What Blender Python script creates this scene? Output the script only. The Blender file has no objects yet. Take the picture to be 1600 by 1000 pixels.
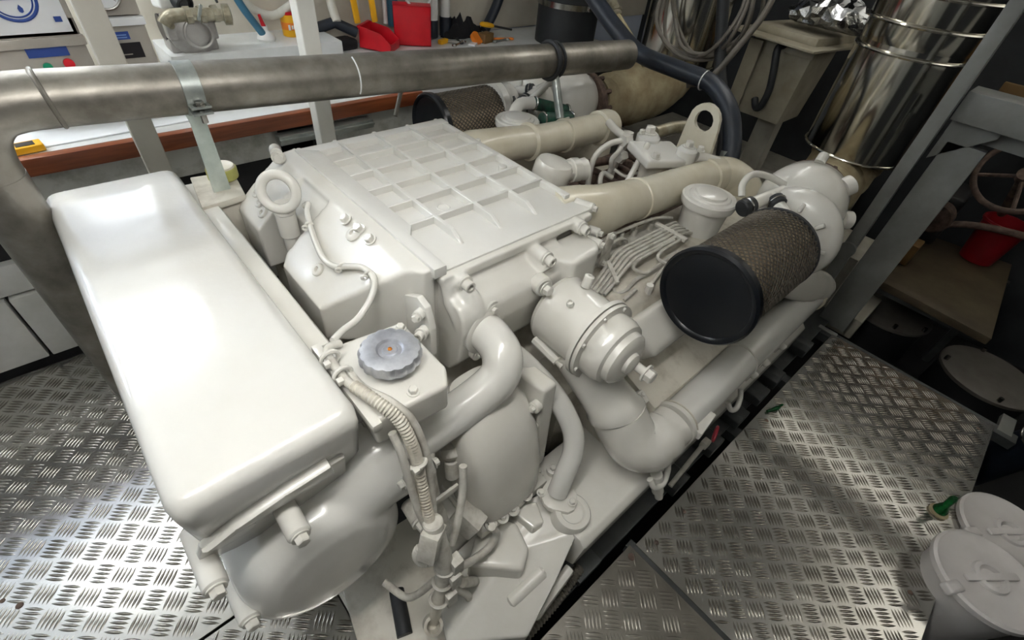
import bpy, bmesh, math, random
from mathutils import Vector, Matrix
from math import pi, sin, cos, radians
random.seed(7)
scene = bpy.context.scene
col = scene.collection

# ------------------------------------------------------------------ camera, world, lights, exposure
camd = bpy.data.cameras.new('camera')
cam = bpy.data.objects.new('camera', camd)
col.objects.link(cam)
camd.sensor_width = 36.0
camd.lens = 738.0 / 1600.0 * 36.0
camd.clip_start = 0.02
RIGHT = Vector((0.74345803, -0.66240966, 0.09210649))
DOWN = Vector((-0.40386962, -0.55446142, -0.7276413))
FWD = Vector((0.53306613, 0.50377175, -0.67974593))
m = Matrix.Identity(4)
for i in range(3):
    m[i][0] = RIGHT[i]; m[i][1] = -DOWN[i]; m[i][2] = -FWD[i]
m[0][3], m[1][3], m[2][3] = 0, 0, 1.5
cam.matrix_world = m
scene.camera = cam

w = bpy.data.worlds.new('world'); scene.world = w; w.use_nodes = True
w.node_tree.nodes['Background'].inputs[0].default_value = (0.8, 0.88, 1.0, 1)
w.node_tree.nodes['Background'].inputs[1].default_value = 0.05

# fluorescent battens under the ceiling: the glowing tubes built with the ceiling are the light sources
# (x, y, length, emission strength of the tubes, colour)
LAMPS = [(-0.40, 2.22, 1.84, 1.2, 22.0, (0.92, 0.965, 1.0)), (0.0, 0.32, 1.84, 1.2, 22.0, (1.0, 0.995, 0.98)),
         (0.15, 2.70, 1.50, 0.6, 12.0, (0.92, 0.965, 1.0)), (-1.35, 2.66, 1.52, 0.9, 16.0, (0.80, 0.89, 1.0)), (2.3, 1.0, 1.84, 1.2, 6.5, (1.0, 0.99, 0.96))]  # bluish wall lamp and aft ceiling lamp are unseen, added as fill

vs = scene.view_settings
vs.view_transform = 'Standard'; vs.look = 'None'; vs.gamma = 1.0; vs.use_curve_mapping = False
vs.exposure = 0.95

# ------------------------------------------------------------------ materials
def srgb(r, g, b):
    f = lambda c: (c / 255 / 12.92) if c / 255 <= 0.04045 else ((c / 255 + 0.055) / 1.055) ** 2.4
    return (f(r), f(g), f(b), 1)
MATS = {}
def mat(name, rgb, rough=0.5, metal=0.0, var=0.0, vscale=6.0, rgb2=None, bump=0.0, bscale=60.0, coat=0.0, rvar=0.0, stretch=None,
        lo=0.35, hi=0.65, trans=0.0, emit=0.0):
    mt = bpy.data.materials.new(name); mt.use_nodes = True
    nt = mt.node_tree; N = nt.nodes; L = nt.links
    b = N['Principled BSDF']
    base = srgb(*rgb)
    b.inputs['Base Color'].default_value = base
    b.inputs['Roughness'].default_value = rough
    b.inputs['Metallic'].default_value = metal
    b.inputs['Coat Weight'].default_value = coat
    b.inputs['Coat Roughness'].default_value = 0.08
    if trans: b.inputs['Transmission Weight'].default_value = trans
    if emit:
        b.inputs['Emission Color'].default_value = base; b.inputs['Emission Strength'].default_value = emit
    tc = N.new('ShaderNodeTexCoord'); src = tc.outputs['Object']
    if stretch:
        mp = N.new('ShaderNodeMapping'); mp.inputs['Scale'].default_value = stretch
        L.new(src, mp.inputs['Vector']); src = mp.outputs['Vector']
    if var or rgb2:
        nz = N.new('ShaderNodeTexNoise'); nz.inputs['Scale'].default_value = vscale; nz.inputs['Detail'].default_value = 6
        nz.inputs['Roughness'].default_value = 0.6
        L.new(src, nz.inputs['Vector'])
        rp = N.new('ShaderNodeValToRGB'); rp.color_ramp.elements[0].position = lo; rp.color_ramp.elements[1].position = hi
        c2 = srgb(*rgb2) if rgb2 else tuple(base[i] * (1 - var) for i in range(3)) + (1,)
        rp.color_ramp.elements[0].color = c2; rp.color_ramp.elements[1].color = base
        L.new(nz.outputs['Fac'], rp.inputs['Fac']); L.new(rp.outputs['Color'], b.inputs['Base Color'])
        if rvar:
            mr = N.new('ShaderNodeMapRange'); mr.inputs['To Min'].default_value = rough + rvar; mr.inputs['To Max'].default_value = max(0.03, rough - rvar)
            L.new(nz.outputs['Fac'], mr.inputs['Value']); L.new(mr.outputs['Result'], b.inputs['Roughness'])
    if bump:
        n2 = N.new('ShaderNodeTexNoise'); n2.inputs['Scale'].default_value = bscale; n2.inputs['Detail'].default_value = 3
        L.new(src, n2.inputs['Vector'])
        bp = N.new('ShaderNodeBump'); bp.inputs['Strength'].default_value = bump; bp.inputs['Distance'].default_value = 0.004
        L.new(n2.outputs['Fac'], bp.inputs['Height']); L.new(bp.outputs['Normal'], b.inputs['Normal'])
    MATS[name] = mt
    return mt
mat('paint', (219, 217, 210), 0.24, rgb2=(212, 209, 200), vscale=4, bump=0.16, bscale=32, coat=0.35)
mat('paint_smooth', (220, 219, 214), 0.2, rgb2=(215, 213, 206), vscale=3, bump=0.13, bscale=38, coat=0.4)
mat('paint_cream', (221, 216, 198), 0.26, rgb2=(206, 198, 176), vscale=5, bump=0.06, bscale=40, coat=0.3)
mat('overspray', (202, 199, 190), 0.5, rgb2=(170, 165, 154), vscale=30, bump=0.2, bscale=120, lo=0.3, hi=0.55)
mat('paint_worn', (205, 200, 187), 0.4, rgb2=(166, 158, 143), vscale=9, bump=0.15, bscale=60, lo=0.32, hi=0.52)  # mottled dirt, with shade of the lower engine put into the grey
mat('rusty', (112, 92, 80), 0.75, rgb2=(70, 56, 50), vscale=25, bump=0.4, bscale=90)
mat('steel_pipe', (156, 151, 142), 0.41, 0.7, rgb2=(106, 101, 92), vscale=7, bump=0.12, bscale=70, rvar=0.15)
mat('pale_strip', (206, 213, 206), 0.4, 0.3, rgb2=(178, 190, 182), vscale=14, bump=0.08)
mat('galv', (176, 180, 176), 0.38, 0.7, rgb2=(140, 146, 142), vscale=14, bump=0.08)
mat('steel', (190, 188, 184), 0.22, 1.0, rgb2=(150, 148, 142), vscale=20)
mat('chrome_cap', (228, 230, 235), 0.40, 0.8, rgb2=(180, 182, 190), vscale=20, bump=0.02)
mat('lagging', (200, 197, 188), 0.13, 1.0, bump=0.22, bscale=4.0, stretch=(2.2, 2.2, 0.35))
mat('chequer', (192, 190, 185), 0.17, 0.85, rgb2=(178, 175, 168), vscale=3.0, bump=0.012, bscale=150, lo=0.3, hi=0.6, rvar=0.03)
mat('chequer_bar', (146, 142, 134), 0.2, 0.85, rgb2=(118, 113, 104), vscale=9.0, lo=0.35, hi=0.6)
mat('chequer_worn', (150, 146, 138), 0.36, 0.75, rgb2=(112, 107, 99), vscale=3.0, bump=0.04, bscale=150, lo=0.32, hi=0.6, rvar=0.05)
mat('black_gloss', (16, 19, 24), 0.28, bump=0.02, bscale=20)
mat('mesh_wire', (92, 86, 76), 0.45, 0.5)
mat('filter_paper', (176, 158, 134), 0.9, bump=0.4, bscale=90)
mat('rubber', (26, 28, 31), 0.5, rgb2=(38, 40, 42), vscale=12, bump=0.1)
mat('blue_hose', (34, 42, 54), 0.42, rgb2=(24, 29, 38), vscale=12, bump=0.06)
mat('green_hose', (30, 46, 42), 0.5, rgb2=(36, 92, 70), vscale=30)
mat('dark_rail', (74, 77, 76), 0.45, rgb2=(52, 54, 54), vscale=10, bump=0.1)
mat('bilge', (30, 30, 30), 0.6, rgb2=(18, 18, 18), vscale=5, bump=0.3, bscale=20)
mat('wall_white', (226, 226, 222), 0.5, rgb2=(192, 192, 184), vscale=3, bump=0.03)
mat('wall_bluewhite', (206, 214, 232), 0.45, rgb2=(198, 207, 226), vscale=3)
mat('wall_beige', (206, 200, 186), 0.55, rgb2=(190, 183, 168), vscale=4)
mat('wall_grey', (176, 172, 160), 0.55, rgb2=(142, 138, 126), vscale=4)
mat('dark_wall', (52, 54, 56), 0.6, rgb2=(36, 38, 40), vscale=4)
mat('ceiling', (238, 238, 234), 0.6, rgb2=(230, 229, 224), vscale=2)
mat('post_white', (226, 225, 218), 0.4, rgb2=(214, 212, 204), vscale=5)
mat('post_grey', (168, 168, 162), 0.42, rgb2=(140, 138, 132), vscale=5)
mat('post_beige', (196, 192, 182), 0.45, rgb2=(184, 180, 168), vscale=5)
mat('frame_grey', (132, 134, 131), 0.42, rgb2=(112, 112, 108), vscale=5)
mat('wood_edge', (150, 82, 48), 0.35, rgb2=(118, 60, 34), vscale=4, stretch=(1, 12, 12), coat=0.3)
mat('bench_top', (222, 224, 224), 0.3, rgb2=(206, 207, 204), vscale=5)
mat('bench_grey', (200, 200, 194), 0.5, rgb2=(160, 160, 150), vscale=12, lo=0.3, hi=0.5)
mat('red_plastic', (206, 18, 34), 0.35, rgb2=(188, 12, 28), vscale=8)
mat('bucket_red', (140, 14, 26), 0.4, rgb2=(120, 10, 20), vscale=8)
mat('panel_grey', (182, 176, 166), 0.45, rgb2=(168, 162, 152), vscale=6)
mat('blue_print', (44, 74, 150), 0.4)
mat('light_blue_print', (122, 156, 214), 0.4)
mat('label_white', (236, 238, 240), 0.4)
mat('label_black', (28, 24, 30), 0.3)
mat('button_green', (20, 150, 110), 0.3)
mat('button_red', (222, 20, 42), 0.3)
mat('bronze', (176, 170, 152), 0.4, 0.6, rgb2=(128, 120, 98), vscale=18, bump=0.15)
mat('pump_metal', (176, 174, 170), 0.4, 0.4, rgb2=(146, 142, 138), vscale=10, bump=0.1)
mat('yellow_plastic', (232, 172, 22), 0.35)
mat('white_plastic', (226, 226, 224), 0.35, rgb2=(208, 208, 204), vscale=8)
mat('pvc', (208, 206, 196), 0.4, rgb2=(188, 184, 172), vscale=10)
mat('blue_plastic', (60, 110, 136), 0.4)
mat('orange_plastic', (232, 130, 40), 0.4)
mat('rag_black', (24, 24, 27), 0.9, bump=0.5, bscale=30)
mat('cable_grey', (112, 106, 96), 0.5, rgb2=(92, 88, 80), vscale=10)
mat('lag_cloth', (176, 164, 132), 0.85, rgb2=(138, 122, 92), vscale=9, bump=0.5, bscale=60)
mat('foil', (186, 188, 190), 0.2, 1.0, bump=0.9, bscale=26)
mat('box_cream', (172, 166, 148), 0.5, rgb2=(150, 142, 122), vscale=7)
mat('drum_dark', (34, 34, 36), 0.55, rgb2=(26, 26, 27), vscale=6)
mat('drum_lid', (104, 100, 94), 0.5, rgb2=(84, 79, 72), vscale=6)
mat('brown_panel', (88, 77, 56), 0.6, rgb2=(66, 55, 40), vscale=5)
mat('tan_panel', (128, 98, 56), 0.6, rgb2=(104, 78, 42), vscale=5)
mat('tub_white', (214, 210, 208), 0.3, rgb2=(200, 195, 192), vscale=4, bump=0.05, bscale=14)
mat('green_glass', (20, 110, 50), 0.15, rgb2=(14, 80, 36), vscale=30, trans=0.3)
mat('red_tag', (176, 52, 66), 0.35)
mat('glass', (230, 236, 240), 0.05, trans=0.9)
mat('copper', (196, 120, 40), 0.4, 0.6)
mat('brass_lid', (196, 196, 120), 0.35, 0.3, rgb2=(172, 168, 90), vscale=10)

# ------------------------------------------------------------------ mesh helpers
WM = {}          # world matrix of each created object
def perp(a):
    a = a.normalized()
    t = Vector((0, 0, 1)) if abs(a.z) < 0.9 else Vector((1, 0, 0))
    u = a.cross(t).normalized()
    return u, a.cross(u).normalized()
def vec(p): return p if isinstance(p, Vector) else Vector(p)
def catmull(pts, k):
    if k <= 1 or len(pts) < 3: return [vec(p) for p in pts]
    P = [vec(p) for p in pts]
    P = [2 * P[0] - P[1]] + P + [2 * P[-1] - P[-2]]
    out = []
    for i in range(1, len(P) - 2):
        for j in range(k):
            t = j / k; a, b, c, d = P[i - 1], P[i], P[i + 1], P[i + 2]
            out.append(0.5 * ((2 * b) + (c - a) * t + (2 * a - 5 * b + 4 * c - d) * t * t + (3 * b - a - 3 * c + d) * t ** 3))
    out.append(P[-2])
    return out
def fillet(pts, rad, k=6):
    P = [vec(p) for p in pts]; out = [P[0]]
    for i in range(1, len(P) - 1):
        a = (P[i - 1] - P[i]); b = (P[i + 1] - P[i])
        r = min(rad, a.length * 0.49, b.length * 0.49)
        s = P[i] + a.normalized() * r; e = P[i] + b.normalized() * r
        for j in range(k + 1):
            t = j / k; out.append(s * (1 - t) ** 2 + P[i] * 2 * t * (1 - t) + e * t * t)
    out.append(P[-1]); return out
class B:
    def __init__(s): s.bm = bmesh.new()
    def box(s, c, size, bev=0.0, seg=2, rot=None, taper=None):
        t = bmesh.new(); bmesh.ops.create_cube(t, size=1.0)
        for v in t.verts:
            v.co = Vector((v.co.x * size[0], v.co.y * size[1], v.co.z * size[2]))
            if taper and v.co.z < 0: v.co.x *= taper; v.co.y *= taper
        if bev: bmesh.ops.bevel(t, geom=t.edges[:], offset=bev, segments=seg, profile=0.6, affect='EDGES', clamp_overlap=True)
        M4 = Matrix.Translation(vec(c))
        if rot is not None:
            M4 = M4 @ (rot.to_4x4() if isinstance(rot, Matrix) else Matrix.Rotation(radians(rot[2]), 4, 'Z') @ Matrix.Rotation(radians(rot[1]), 4, 'Y') @ Matrix.Rotation(radians(rot[0]), 4, 'X'))
        s.merge(t, M4); return s
    def ext(s, a, b, bev=0.0, seg=2):      # box from two corners
        a, b = vec(a), vec(b); return s.box((a + b) / 2, [abs(q) for q in (b - a)], bev, seg)
    def merge(s, t, M4=None):
        if M4 is not None: bmesh.ops.transform(t, matrix=M4, verts=t.verts)
        me = bpy.data.meshes.new('tmp'); t.to_mesh(me); t.free(); s.bm.from_mesh(me); bpy.data.meshes.remove(me)
    def loft(s, rings, cap=True, close=False):
        vs = [[s.bm.verts.new(p) for p in r] for r in rings]
        n = len(vs[0]); k = len(vs)
        for i in range(k if close else k - 1):
            a, b = vs[i], vs[(i + 1) % k]
            for j in range(n):
                s.bm.faces.new((a[j], a[(j + 1) % n], b[(j + 1) % n], b[j]))
        if cap and not close:
            s.bm.faces.new(vs[0][::-1]); s.bm.faces.new(vs[-1])
        return s
    def tube(s, pts, r, n=12, cap=True, k=1, fil=None, close=False):
        P = fillet(pts, fil) if fil else catmull(pts, k)
        Q = [P[0]]
        for p in P[1:]:
            if (p - Q[-1]).length > 1e-5: Q.append(p)
        P = Q
        R = r if isinstance(r, (list, tuple)) else [r] * len(P)
        if len(R) != len(P): R = [R[min(len(R) - 1, int(i * len(R) / len(P)))] for i in range(len(P))]
        T = []
        for i in range(len(P)):
            a = P[i] - P[i - 1] if i or close else P[1] - P[0]
            b = P[(i + 1) % len(P)] - P[i] if i < len(P) - 1 or close else P[-1] - P[-2]
            T.append((a.normalized() + b.normalized()).normalized())
        u, v = perp(T[0]); rings = []
        for i in range(len(P)):
            u = (u - T[i] * u.dot(T[i])).normalized(); v = T[i].cross(u)
            rings.append([P[i] + (u * cos(2 * pi * j / n) + v * sin(2 * pi * j / n)) * R[i] for j in range(n)])
        return s.loft(rings, cap, close)
    def lathe(s, prof, o, axis, n=24, cap=True, start=0.0):
        o = vec(o); a = vec(axis).normalized(); u, v = perp(a)
        rings = [[o + a * h + (u * cos(2 * pi * j / n + start) + v * sin(2 * pi * j / n + start)) * max(r, 1e-5) for j in range(n)] for r, h in prof]
        return s.loft(rings, cap)
    def cyl(s, a, b, r, n=16, bev=0.0):
        a, b = vec(a), vec(b); L = (b - a).length
        pr = [(r - bev, 0), (r, bev), (r, L - bev), (r - bev, L)] if bev else [(r, 0), (r, L)]
        return s.lathe(pr, a, b - a, n)
    def torus(s, c, axis, R, r, n=28, k=10):
        a = vec(axis).normalized(); u, v = perp(a); c = vec(c)
        return s.tube([c + (u * cos(2 * pi * j / n) + v * sin(2 * pi * j / n)) * R for j in range(n)], r, k, close=True)
    def prism(s, poly, o, u, v, depth, bev=0.0, seg=2):
        o, u, v = vec(o), vec(u).normalized(), vec(v).normalized(); w_ = u.cross(v)
        t = bmesh.new()
        a = [t.verts.new(o + u * x + v * y) for x, y in poly]
        b = [t.verts.new(o + u * x + v * y + w_ * depth) for x, y in poly]
        n = len(poly)
        t.faces.new(a[::-1]); t.faces.new(b)
        for i in range(n): t.faces.new((a[i], a[(i + 1) % n], b[(i + 1) % n], b[i]))
        bmesh.ops.recalc_face_normals(t, faces=t.faces[:])
        if bev: bmesh.ops.bevel(t, geom=t.edges[:], offset=bev, segments=seg, profile=0.6, affect='EDGES', clamp_overlap=True)
        s.merge(t); return s
    def mesh(s, name, ang=38):
        bm = s.bm
        bmesh.ops.recalc_face_normals(bm, faces=bm.faces[:])
        ca = cos(radians(ang))
        for f in bm.faces: f.smooth = True
        for e in bm.edges:
            e.smooth = not (len(e.link_faces) == 2 and e.link_faces[0].normal.dot(e.link_faces[1].normal) < ca)
        me = bpy.data.meshes.new(name); bm.to_mesh(me); bm.free(); return me
    def out(s, name, mt, parent=None, ang=38, label=None, cat=None, group=None, kind=None, blend=None):
        me = s.mesh(name, ang); me.materials.append(MATS[mt])
        o = bpy.data.objects.new(name, me); col.objects.link(o)
        if parent is None and len(me.vertices):
            xs = [v.co for v in me.vertices]
            b = Vector(((min(p.x for p in xs) + max(p.x for p in xs)) / 2, (min(p.y for p in xs) + max(p.y for p in xs)) / 2, min(p.z for p in xs)))
            me.transform(Matrix.Translation(-b)); o.location = b; WM[o.name] = Matrix.Translation(b)
        else:
            WM[o.name] = Matrix.Identity(4)
            o.parent = parent; o.matrix_parent_inverse = WM[parent.name].inverted() if parent else Matrix.Identity(4)
        if blend:                      # fuse overlapping cast shapes into one smooth skin
            r_ = o.modifiers.new('fuse', 'REMESH'); r_.mode = 'VOXEL'; r_.voxel_size = blend[0]; r_.use_smooth_shade = True
            k_ = o.modifiers.new('soften', 'SMOOTH'); k_.iterations = blend[1]; k_.factor = 0.5
        return tag(o, label, cat, group, kind)
def tag(o, label=None, cat=None, group=None, kind=None):
    if label: o['label'] = label
    if cat: o['category'] = cat
    if group: o['group'] = group
    if kind: o['kind'] = kind
    return o
def thing(name, loc, label, cat, group=None):
    o = bpy.data.objects.new(name, None); col.objects.link(o); o.location = loc; o.empty_display_size = 0.05
    WM[o.name] = Matrix.Translation(vec(loc))
    return tag(o, label, cat, group)
def rot_to(axis, spin=0.0):
    return vec(axis).normalized().to_track_quat('Z', 'Y').to_matrix().to_4x4() @ Matrix.Rotation(spin, 4, 'Z')
def inst(name, me, parent, loc, axis=(0, 0, 1), spin=0.0, scale=1.0, label=None):
    o = bpy.data.objects.new(name, me); col.objects.link(o)
    o.parent = parent; o.matrix_parent_inverse = WM[parent.name].inverted()
    o.matrix_basis = Matrix.Translation(vec(loc)) @ rot_to(axis, spin) @ Matrix.Scale(scale, 4)
    WM[o.name] = o.matrix_basis.copy()
    return tag(o, label)
def shared(b, name, mt, ang=38):
    me = b.mesh(name, ang); me.materials.append(MATS[mt]); return me
# shared fasteners (unit: metres, axis +Z, seat at z = 0)
def hexprof(r, h, washer=True):
    b = B()
    if washer: b.lathe([(r * 1.35, 0), (r * 1.35, h * 0.2)], (0, 0, 0), (0, 0, 1), 16)
    b.lathe([(r, 0), (r, h * 0.88), (r * 0.85, h)], (0, 0, 0), (0, 0, 1), 6)
    return b
HEX = shared(hexprof(0.009, 0.012), 'hex_bolt', 'paint', 25)
HEXS = shared(hexprof(0.0065, 0.008), 'small_hex_bolt', 'paint', 25)
HEXSTEEL = shared(hexprof(0.0105, 0.010), 'steel_hex_bolt', 'steel', 25)
def sockb():
    b = B(); b.lathe([(0.0155, 0), (0.0155, 0.003), (0.011, 0.0035), (0.011, 0.016), (0.010, 0.0175), (0.0062, 0.0175), (0.0055, 0.010), (0.0001, 0.010)], (0, 0, 0), (0, 0, 1), 18)
    return b
SOCK = shared(sockb(), 'socket_bolt', 'paint', 35)
X, Y, Z = Vector((1, 0, 0)), Vector((0, 1, 0)), Vector((0, 0, 1))
def hexbolt_long(o, axis, L, r=0.011):   # stud boss + hexagon head
    return B().cyl(o, vec(o) + vec(axis).normalized() * L, r, 14)

# ------------------------------------------------------------------ the setting
def struct(name, a, b, mt, parent=None):
    return B().ext(a, b).out(name, mt, parent, kind='structure' if parent is None else None)
struct('floor', (-2.2, -1.7, -0.62), (4.1, 2.8, -0.55), 'bilge')
struct('wall_far', (-2.2, 2.75, -0.55), (4.1, 2.8, 2.05), 'wall_bluewhite')
wf = struct('wall_panelling', (-0.6, 2.735, 0.76), (4.05, 2.75, 1.5), 'wall_beige')
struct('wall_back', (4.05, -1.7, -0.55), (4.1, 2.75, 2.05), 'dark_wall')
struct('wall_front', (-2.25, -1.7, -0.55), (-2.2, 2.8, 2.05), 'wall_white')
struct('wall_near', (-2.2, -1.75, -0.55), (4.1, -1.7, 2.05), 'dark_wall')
ceil = struct('ceiling', (-2.2, -1.7, 2.05), (4.1, 2.75, 2.10), 'ceiling')

# fluorescent battens hung under the ceiling, more on far wall; some added as fill
LAMP_LABELS = ['cool white fluorescent batten hung above the workbench', 'fluorescent batten hung in the middle over the front of the engine',
               'short fluorescent batten fixed to the far wall over the bench',
               'bluish fluorescent batten on the far wall beyond the control box',
               'fluorescent batten hung between the two silencers']
for i, (lx, ly, lz, ll, p, c) in enumerate(LAMPS):
    t = thing('ceiling_light' if i not in (2, 3) else 'wall_light', (lx, ly, lz), LAMP_LABELS[i], 'light', 'fluorescent battens')
    gm_ = mat('lamp_glow_%d' % i, (255, 255, 255), 0.5, emit=p); gm_.node_tree.nodes['Principled BSDF'].inputs['Emission Color'].default_value = c + (1,)
    hz_ = (0, 0, 0.035) if i not in (2, 3) else (0, 0.03, 0)
    B().box(Vector((lx, ly, lz)) + Vector(hz_), (ll + 0.04, 0.05, 0.025), 0.004).out('housing', 'post_white', t)
    for d in (-0.028, 0.028):
        o_ = Vector((0, d, 0)) if i not in (2, 3) else Vector((0, 0, d))
        B().cyl(Vector((lx - ll / 2, ly, lz)) + o_, Vector((lx + ll / 2, ly, lz)) + o_, 0.013, 10).out('tube', 'lamp_glow_%d' % i, t)
    for sx in (-1, 1):
        B().box(Vector((lx + sx * ll / 2, ly, lz)) + Vector(hz_) * 0.4, (0.02, 0.09 if i not in (2, 3) else 0.04, 0.05 if i not in (2, 3) else 0.09), 0.004).out('end_holder', 'post_white', t)
        if i not in (2, 3): B().cyl((lx + sx * ll * 0.4, ly, lz + 0.04), (lx + sx * ll * 0.4, ly, 2.05), 0.006, 8).out('hanger', 'steel', t)

# chequered floor plates with raised five-bar tread
PITCH = 0.0565
def lens(c, ang, L=0.051, W=0.0084, h=0.0032):
    ca, sa = cos(ang), sin(ang); out = []
    ts = (-1, -0.55, 0, 0.55, 1)
    low = [(t * L / 2, W / 2 * (1 - t * t)) for t in ts] + [(t * L / 2, -W / 2 * (1 - t * t)) for t in ts[-2:0:-1]]
    top = [(-0.5 * L / 2, 0.0), (0, 0.0), (0.5 * L / 2, 0.0)]
    v = [(c[0] + x * ca - y * sa, c[1] + x * sa + y * ca, 0.0) for x, y in low]
    v += [(c[0] + x * ca, c[1] + x * sa, h * (1.0 if abs(x) < 1e-6 else 0.8)) for x, y in top]
    f = [(0, 8, 1), (1, 8, 9, 2), (2, 9, 10, 3), (3, 10, 4), (4, 10, 5), (5, 10, 9, 6), (6, 9, 8, 7), (7, 8, 0)]
    return v, [tuple(reversed(q)) for q in f]
def plate(poly, mt, label, holes=(), seed=0, off=(0, 0)):
    xs = [p[0] for p in poly]; ys = [p[1] for p in poly]
    x0, x1, y0, y1 = min(xs), max(xs), min(ys), max(ys)
    t = thing('floor_plate', ((x0 + x1) / 2, (y0 + y1) / 2, 0), label, 'floor plate')
    B().prism(poly, (0, 0, -0.006), X, Y, 0.006, 0.0012, 1).out('sheet', mt, t)
    vs_, fs = [], []
    u = Vector((cos(radians(-43)), sin(radians(-43)))); v = Vector((-u.y, u.x))
    def inside(p):
        k = False; n = len(poly)
        for i in range(n):
            a, b = poly[i], poly[(i + 1) % n]
            if (a[1] > p[1]) != (b[1] > p[1]) and p[0] < (b[0] - a[0]) * (p[1] - a[1]) / (b[1] - a[1]) + a[0]: k = not k
        return k
    for i in range(-70, 70):
        for j in range(-70, 70):
            c = u * (i * PITCH + off[0]) + v * (j * PITCH + off[1])
            if not (x0 - 0.05 < c.x < x1 + 0.05 and y0 - 0.05 < c.y < y1 + 0.05): continue
            a = radians(-43) + (pi / 2 if (i + j) % 2 else 0)
            d = Vector((-sin(a), cos(a)))
            for k in range(-2, 3):
                p = c + d * (k * 0.0105)
                e = Vector((cos(a), sin(a))) * 0.024
                if inside(p + e) and inside(p - e):
                    lv, lf = lens(p, a); n0 = len(vs_)
                    vs_ += lv; fs += [tuple(q + n0 for q in f) for f in lf]
    me = bpy.data.meshes.new('tread_bars'); me.from_pydata(vs_, [], fs); me.materials.append(MATS['chequer_bar' if mt == 'chequer' else mt])
    for p in me.polygons: p.use_smooth = True
    o = bpy.data.objects.new('tread_bars', me); col.objects.link(o); o.parent = t
    o.matrix_parent_inverse = WM[t.name].inverted(); o['kind'] = 'stuff'; WM[o.name] = Matrix.Identity(4)
    for hx, hy, hr in holes:
        B().lathe([(hr, 0), (hr * 0.9, 0.0024), (0.001, 0.0028)], (hx, hy, -0.0005), Z, 12).out('screw_head', 'rusty', t)
    return t
plate([(0.803, 0.1), (2.405, 0.09), (2.412, -0.597), (1.24, -0.613), (0.803, -1.0)], 'chequer', 'large chequered floor plate along the near side of the engine', [(0.86, 0.06, 0.008), (1.62, 0.055, 0.008), (2.34, 0.05, 0.007), (1.02, 0.06, 0.008), (2.28, -0.2, 0.006), (2.3, -0.4, 0.006), (2.33, -0.55, 0.006), (1.36, -0.55, 0.008)])
plate([(0.30, 0.115), (0.787, 0.112), (0.787, -1.0), (0.30, -1.0)], 'chequer_worn', 'worn scuffed chequered plate at the front corner of the engine rail', [(0.762, 0.085, 0.012)], off=(0.02, 0.011))
plate([(-1.1, 0.69), (0.04, 0.69), (0.04, 1.965), (-1.1, 1.965)], 'chequer', 'bluish shiny chequered plate between the expansion tank and the white cabinet', [(-0.6, 1.06, 0.009), (-0.63, 1.10, 0.006)], off=(0.01, 0.0))
plate([(-1.1, -1.0), (-0.02, -1.0), (0.30 - 0.01, -1.0), (0.29, 0.06), (0.035, 0.35), (0.035, 0.683), (-1.1, 0.683)], 'chequer', 'chequered plate under the rounded heat exchanger housing', [], off=(0.018, 0.03))
# plate bearers and hull framing below
for i, (x0, y0, x1, y1) in enumerate([(2.38, -0.68, 2.44, 0.16), (1.90, -0.6, 1.95, 0.22), (1.45, -0.6, 1.5, 0.22), (0.78, -1.0, 0.81, 0.12)]):
    struct('trim_%d' % (i + 1), (x0, y0, -0.05), (x1, y1, -0.008), 'dark_rail')
# dark kerb under cabinet and tiled platform behind the engine
plat = struct('floor_platform', (2.95, 0.55, -0.55), (4.05, 2.2, 0.12), 'wall_grey')
for i in range(3):
    for j in range(5):
        x0 = 2.96 + i * 0.36; y0 = 0.57 + j * 0.325
        B().ext((x0, y0, 0.115), (min(x0 + 0.352, 4.04), y0 + 0.317, 0.128), 0.002, 1).out('tile', 'wall_grey', plat)

# unseen trays with upward tubes, added to brighten the ceiling that the plates reflect
gt_ = mat('lamp_glow_up', (255, 252, 246), 0.5, emit=24.0)
tr = thing('cable_tray', (3.88, -0.3, 1.54), 'steel cable tray along the aft wall carrying an upward facing batten', 'cable tray', 'cable trays')
B().ext((3.74, -1.68, 1.54), (4.04, 1.0, 1.55)).out('base', 'frame_grey', tr)
B().ext((3.74, -1.68, 1.54), (3.752, 1.0, 1.67)).out('side', 'frame_grey', tr)
B().ext((3.84, -1.4, 1.55), (3.90, 0.8, 1.585), 0.003).out('batten', 'post_white', tr)
B().cyl((3.87, -1.35, 1.605), (3.87, 0.75, 1.605), 0.015, 10).out('tube', 'lamp_glow_up', tr)
tr = thing('cable_tray', (2.4, -1.55, 1.50), 'steel cable tray along the near wall carrying an upward facing batten', 'cable tray', 'cable trays')
B().ext((1.0, -1.69, 1.50), (3.7, -1.42, 1.51)).out('base', 'frame_grey', tr)
B().ext((1.0, -1.432, 1.50), (3.7, -1.42, 1.63)).out('side', 'frame_grey', tr)
B().ext((1.3, -1.58, 1.51), (3.5, -1.52, 1.545), 0.003).out('batten', 'post_white', tr)
B().cyl((1.35, -1.55, 1.565), (3.45, -1.55, 1.565), 0.019, 10).out('tube', 'lamp_glow_up', tr)
# posts
for i, (x, y, sx, sy, mt) in enumerate([(0.728, 1.80, 0.060, 0.058, 'post_white'), (0.168, 1.84, 0.066, 0.03, 'post_beige'), (1.80, 1.78, 0.06, 0.05, 'post_white')]):
    b = B(); b.ext((x - sx / 2, y - sy / 2, -0.55), (x + sx / 2, y + sy / 2, 2.05 if i < 2 else 0.86), 0.003, 1)
    b.out('post', mt, None, label=['white square steel post in front of the bench edge beside the red bins', 'flat grey upright between the two instrument boxes',
          'white post below the overhead exhaust pipe behind the turbocharger'][i], cat='post', group='uprights along the bench')

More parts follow.
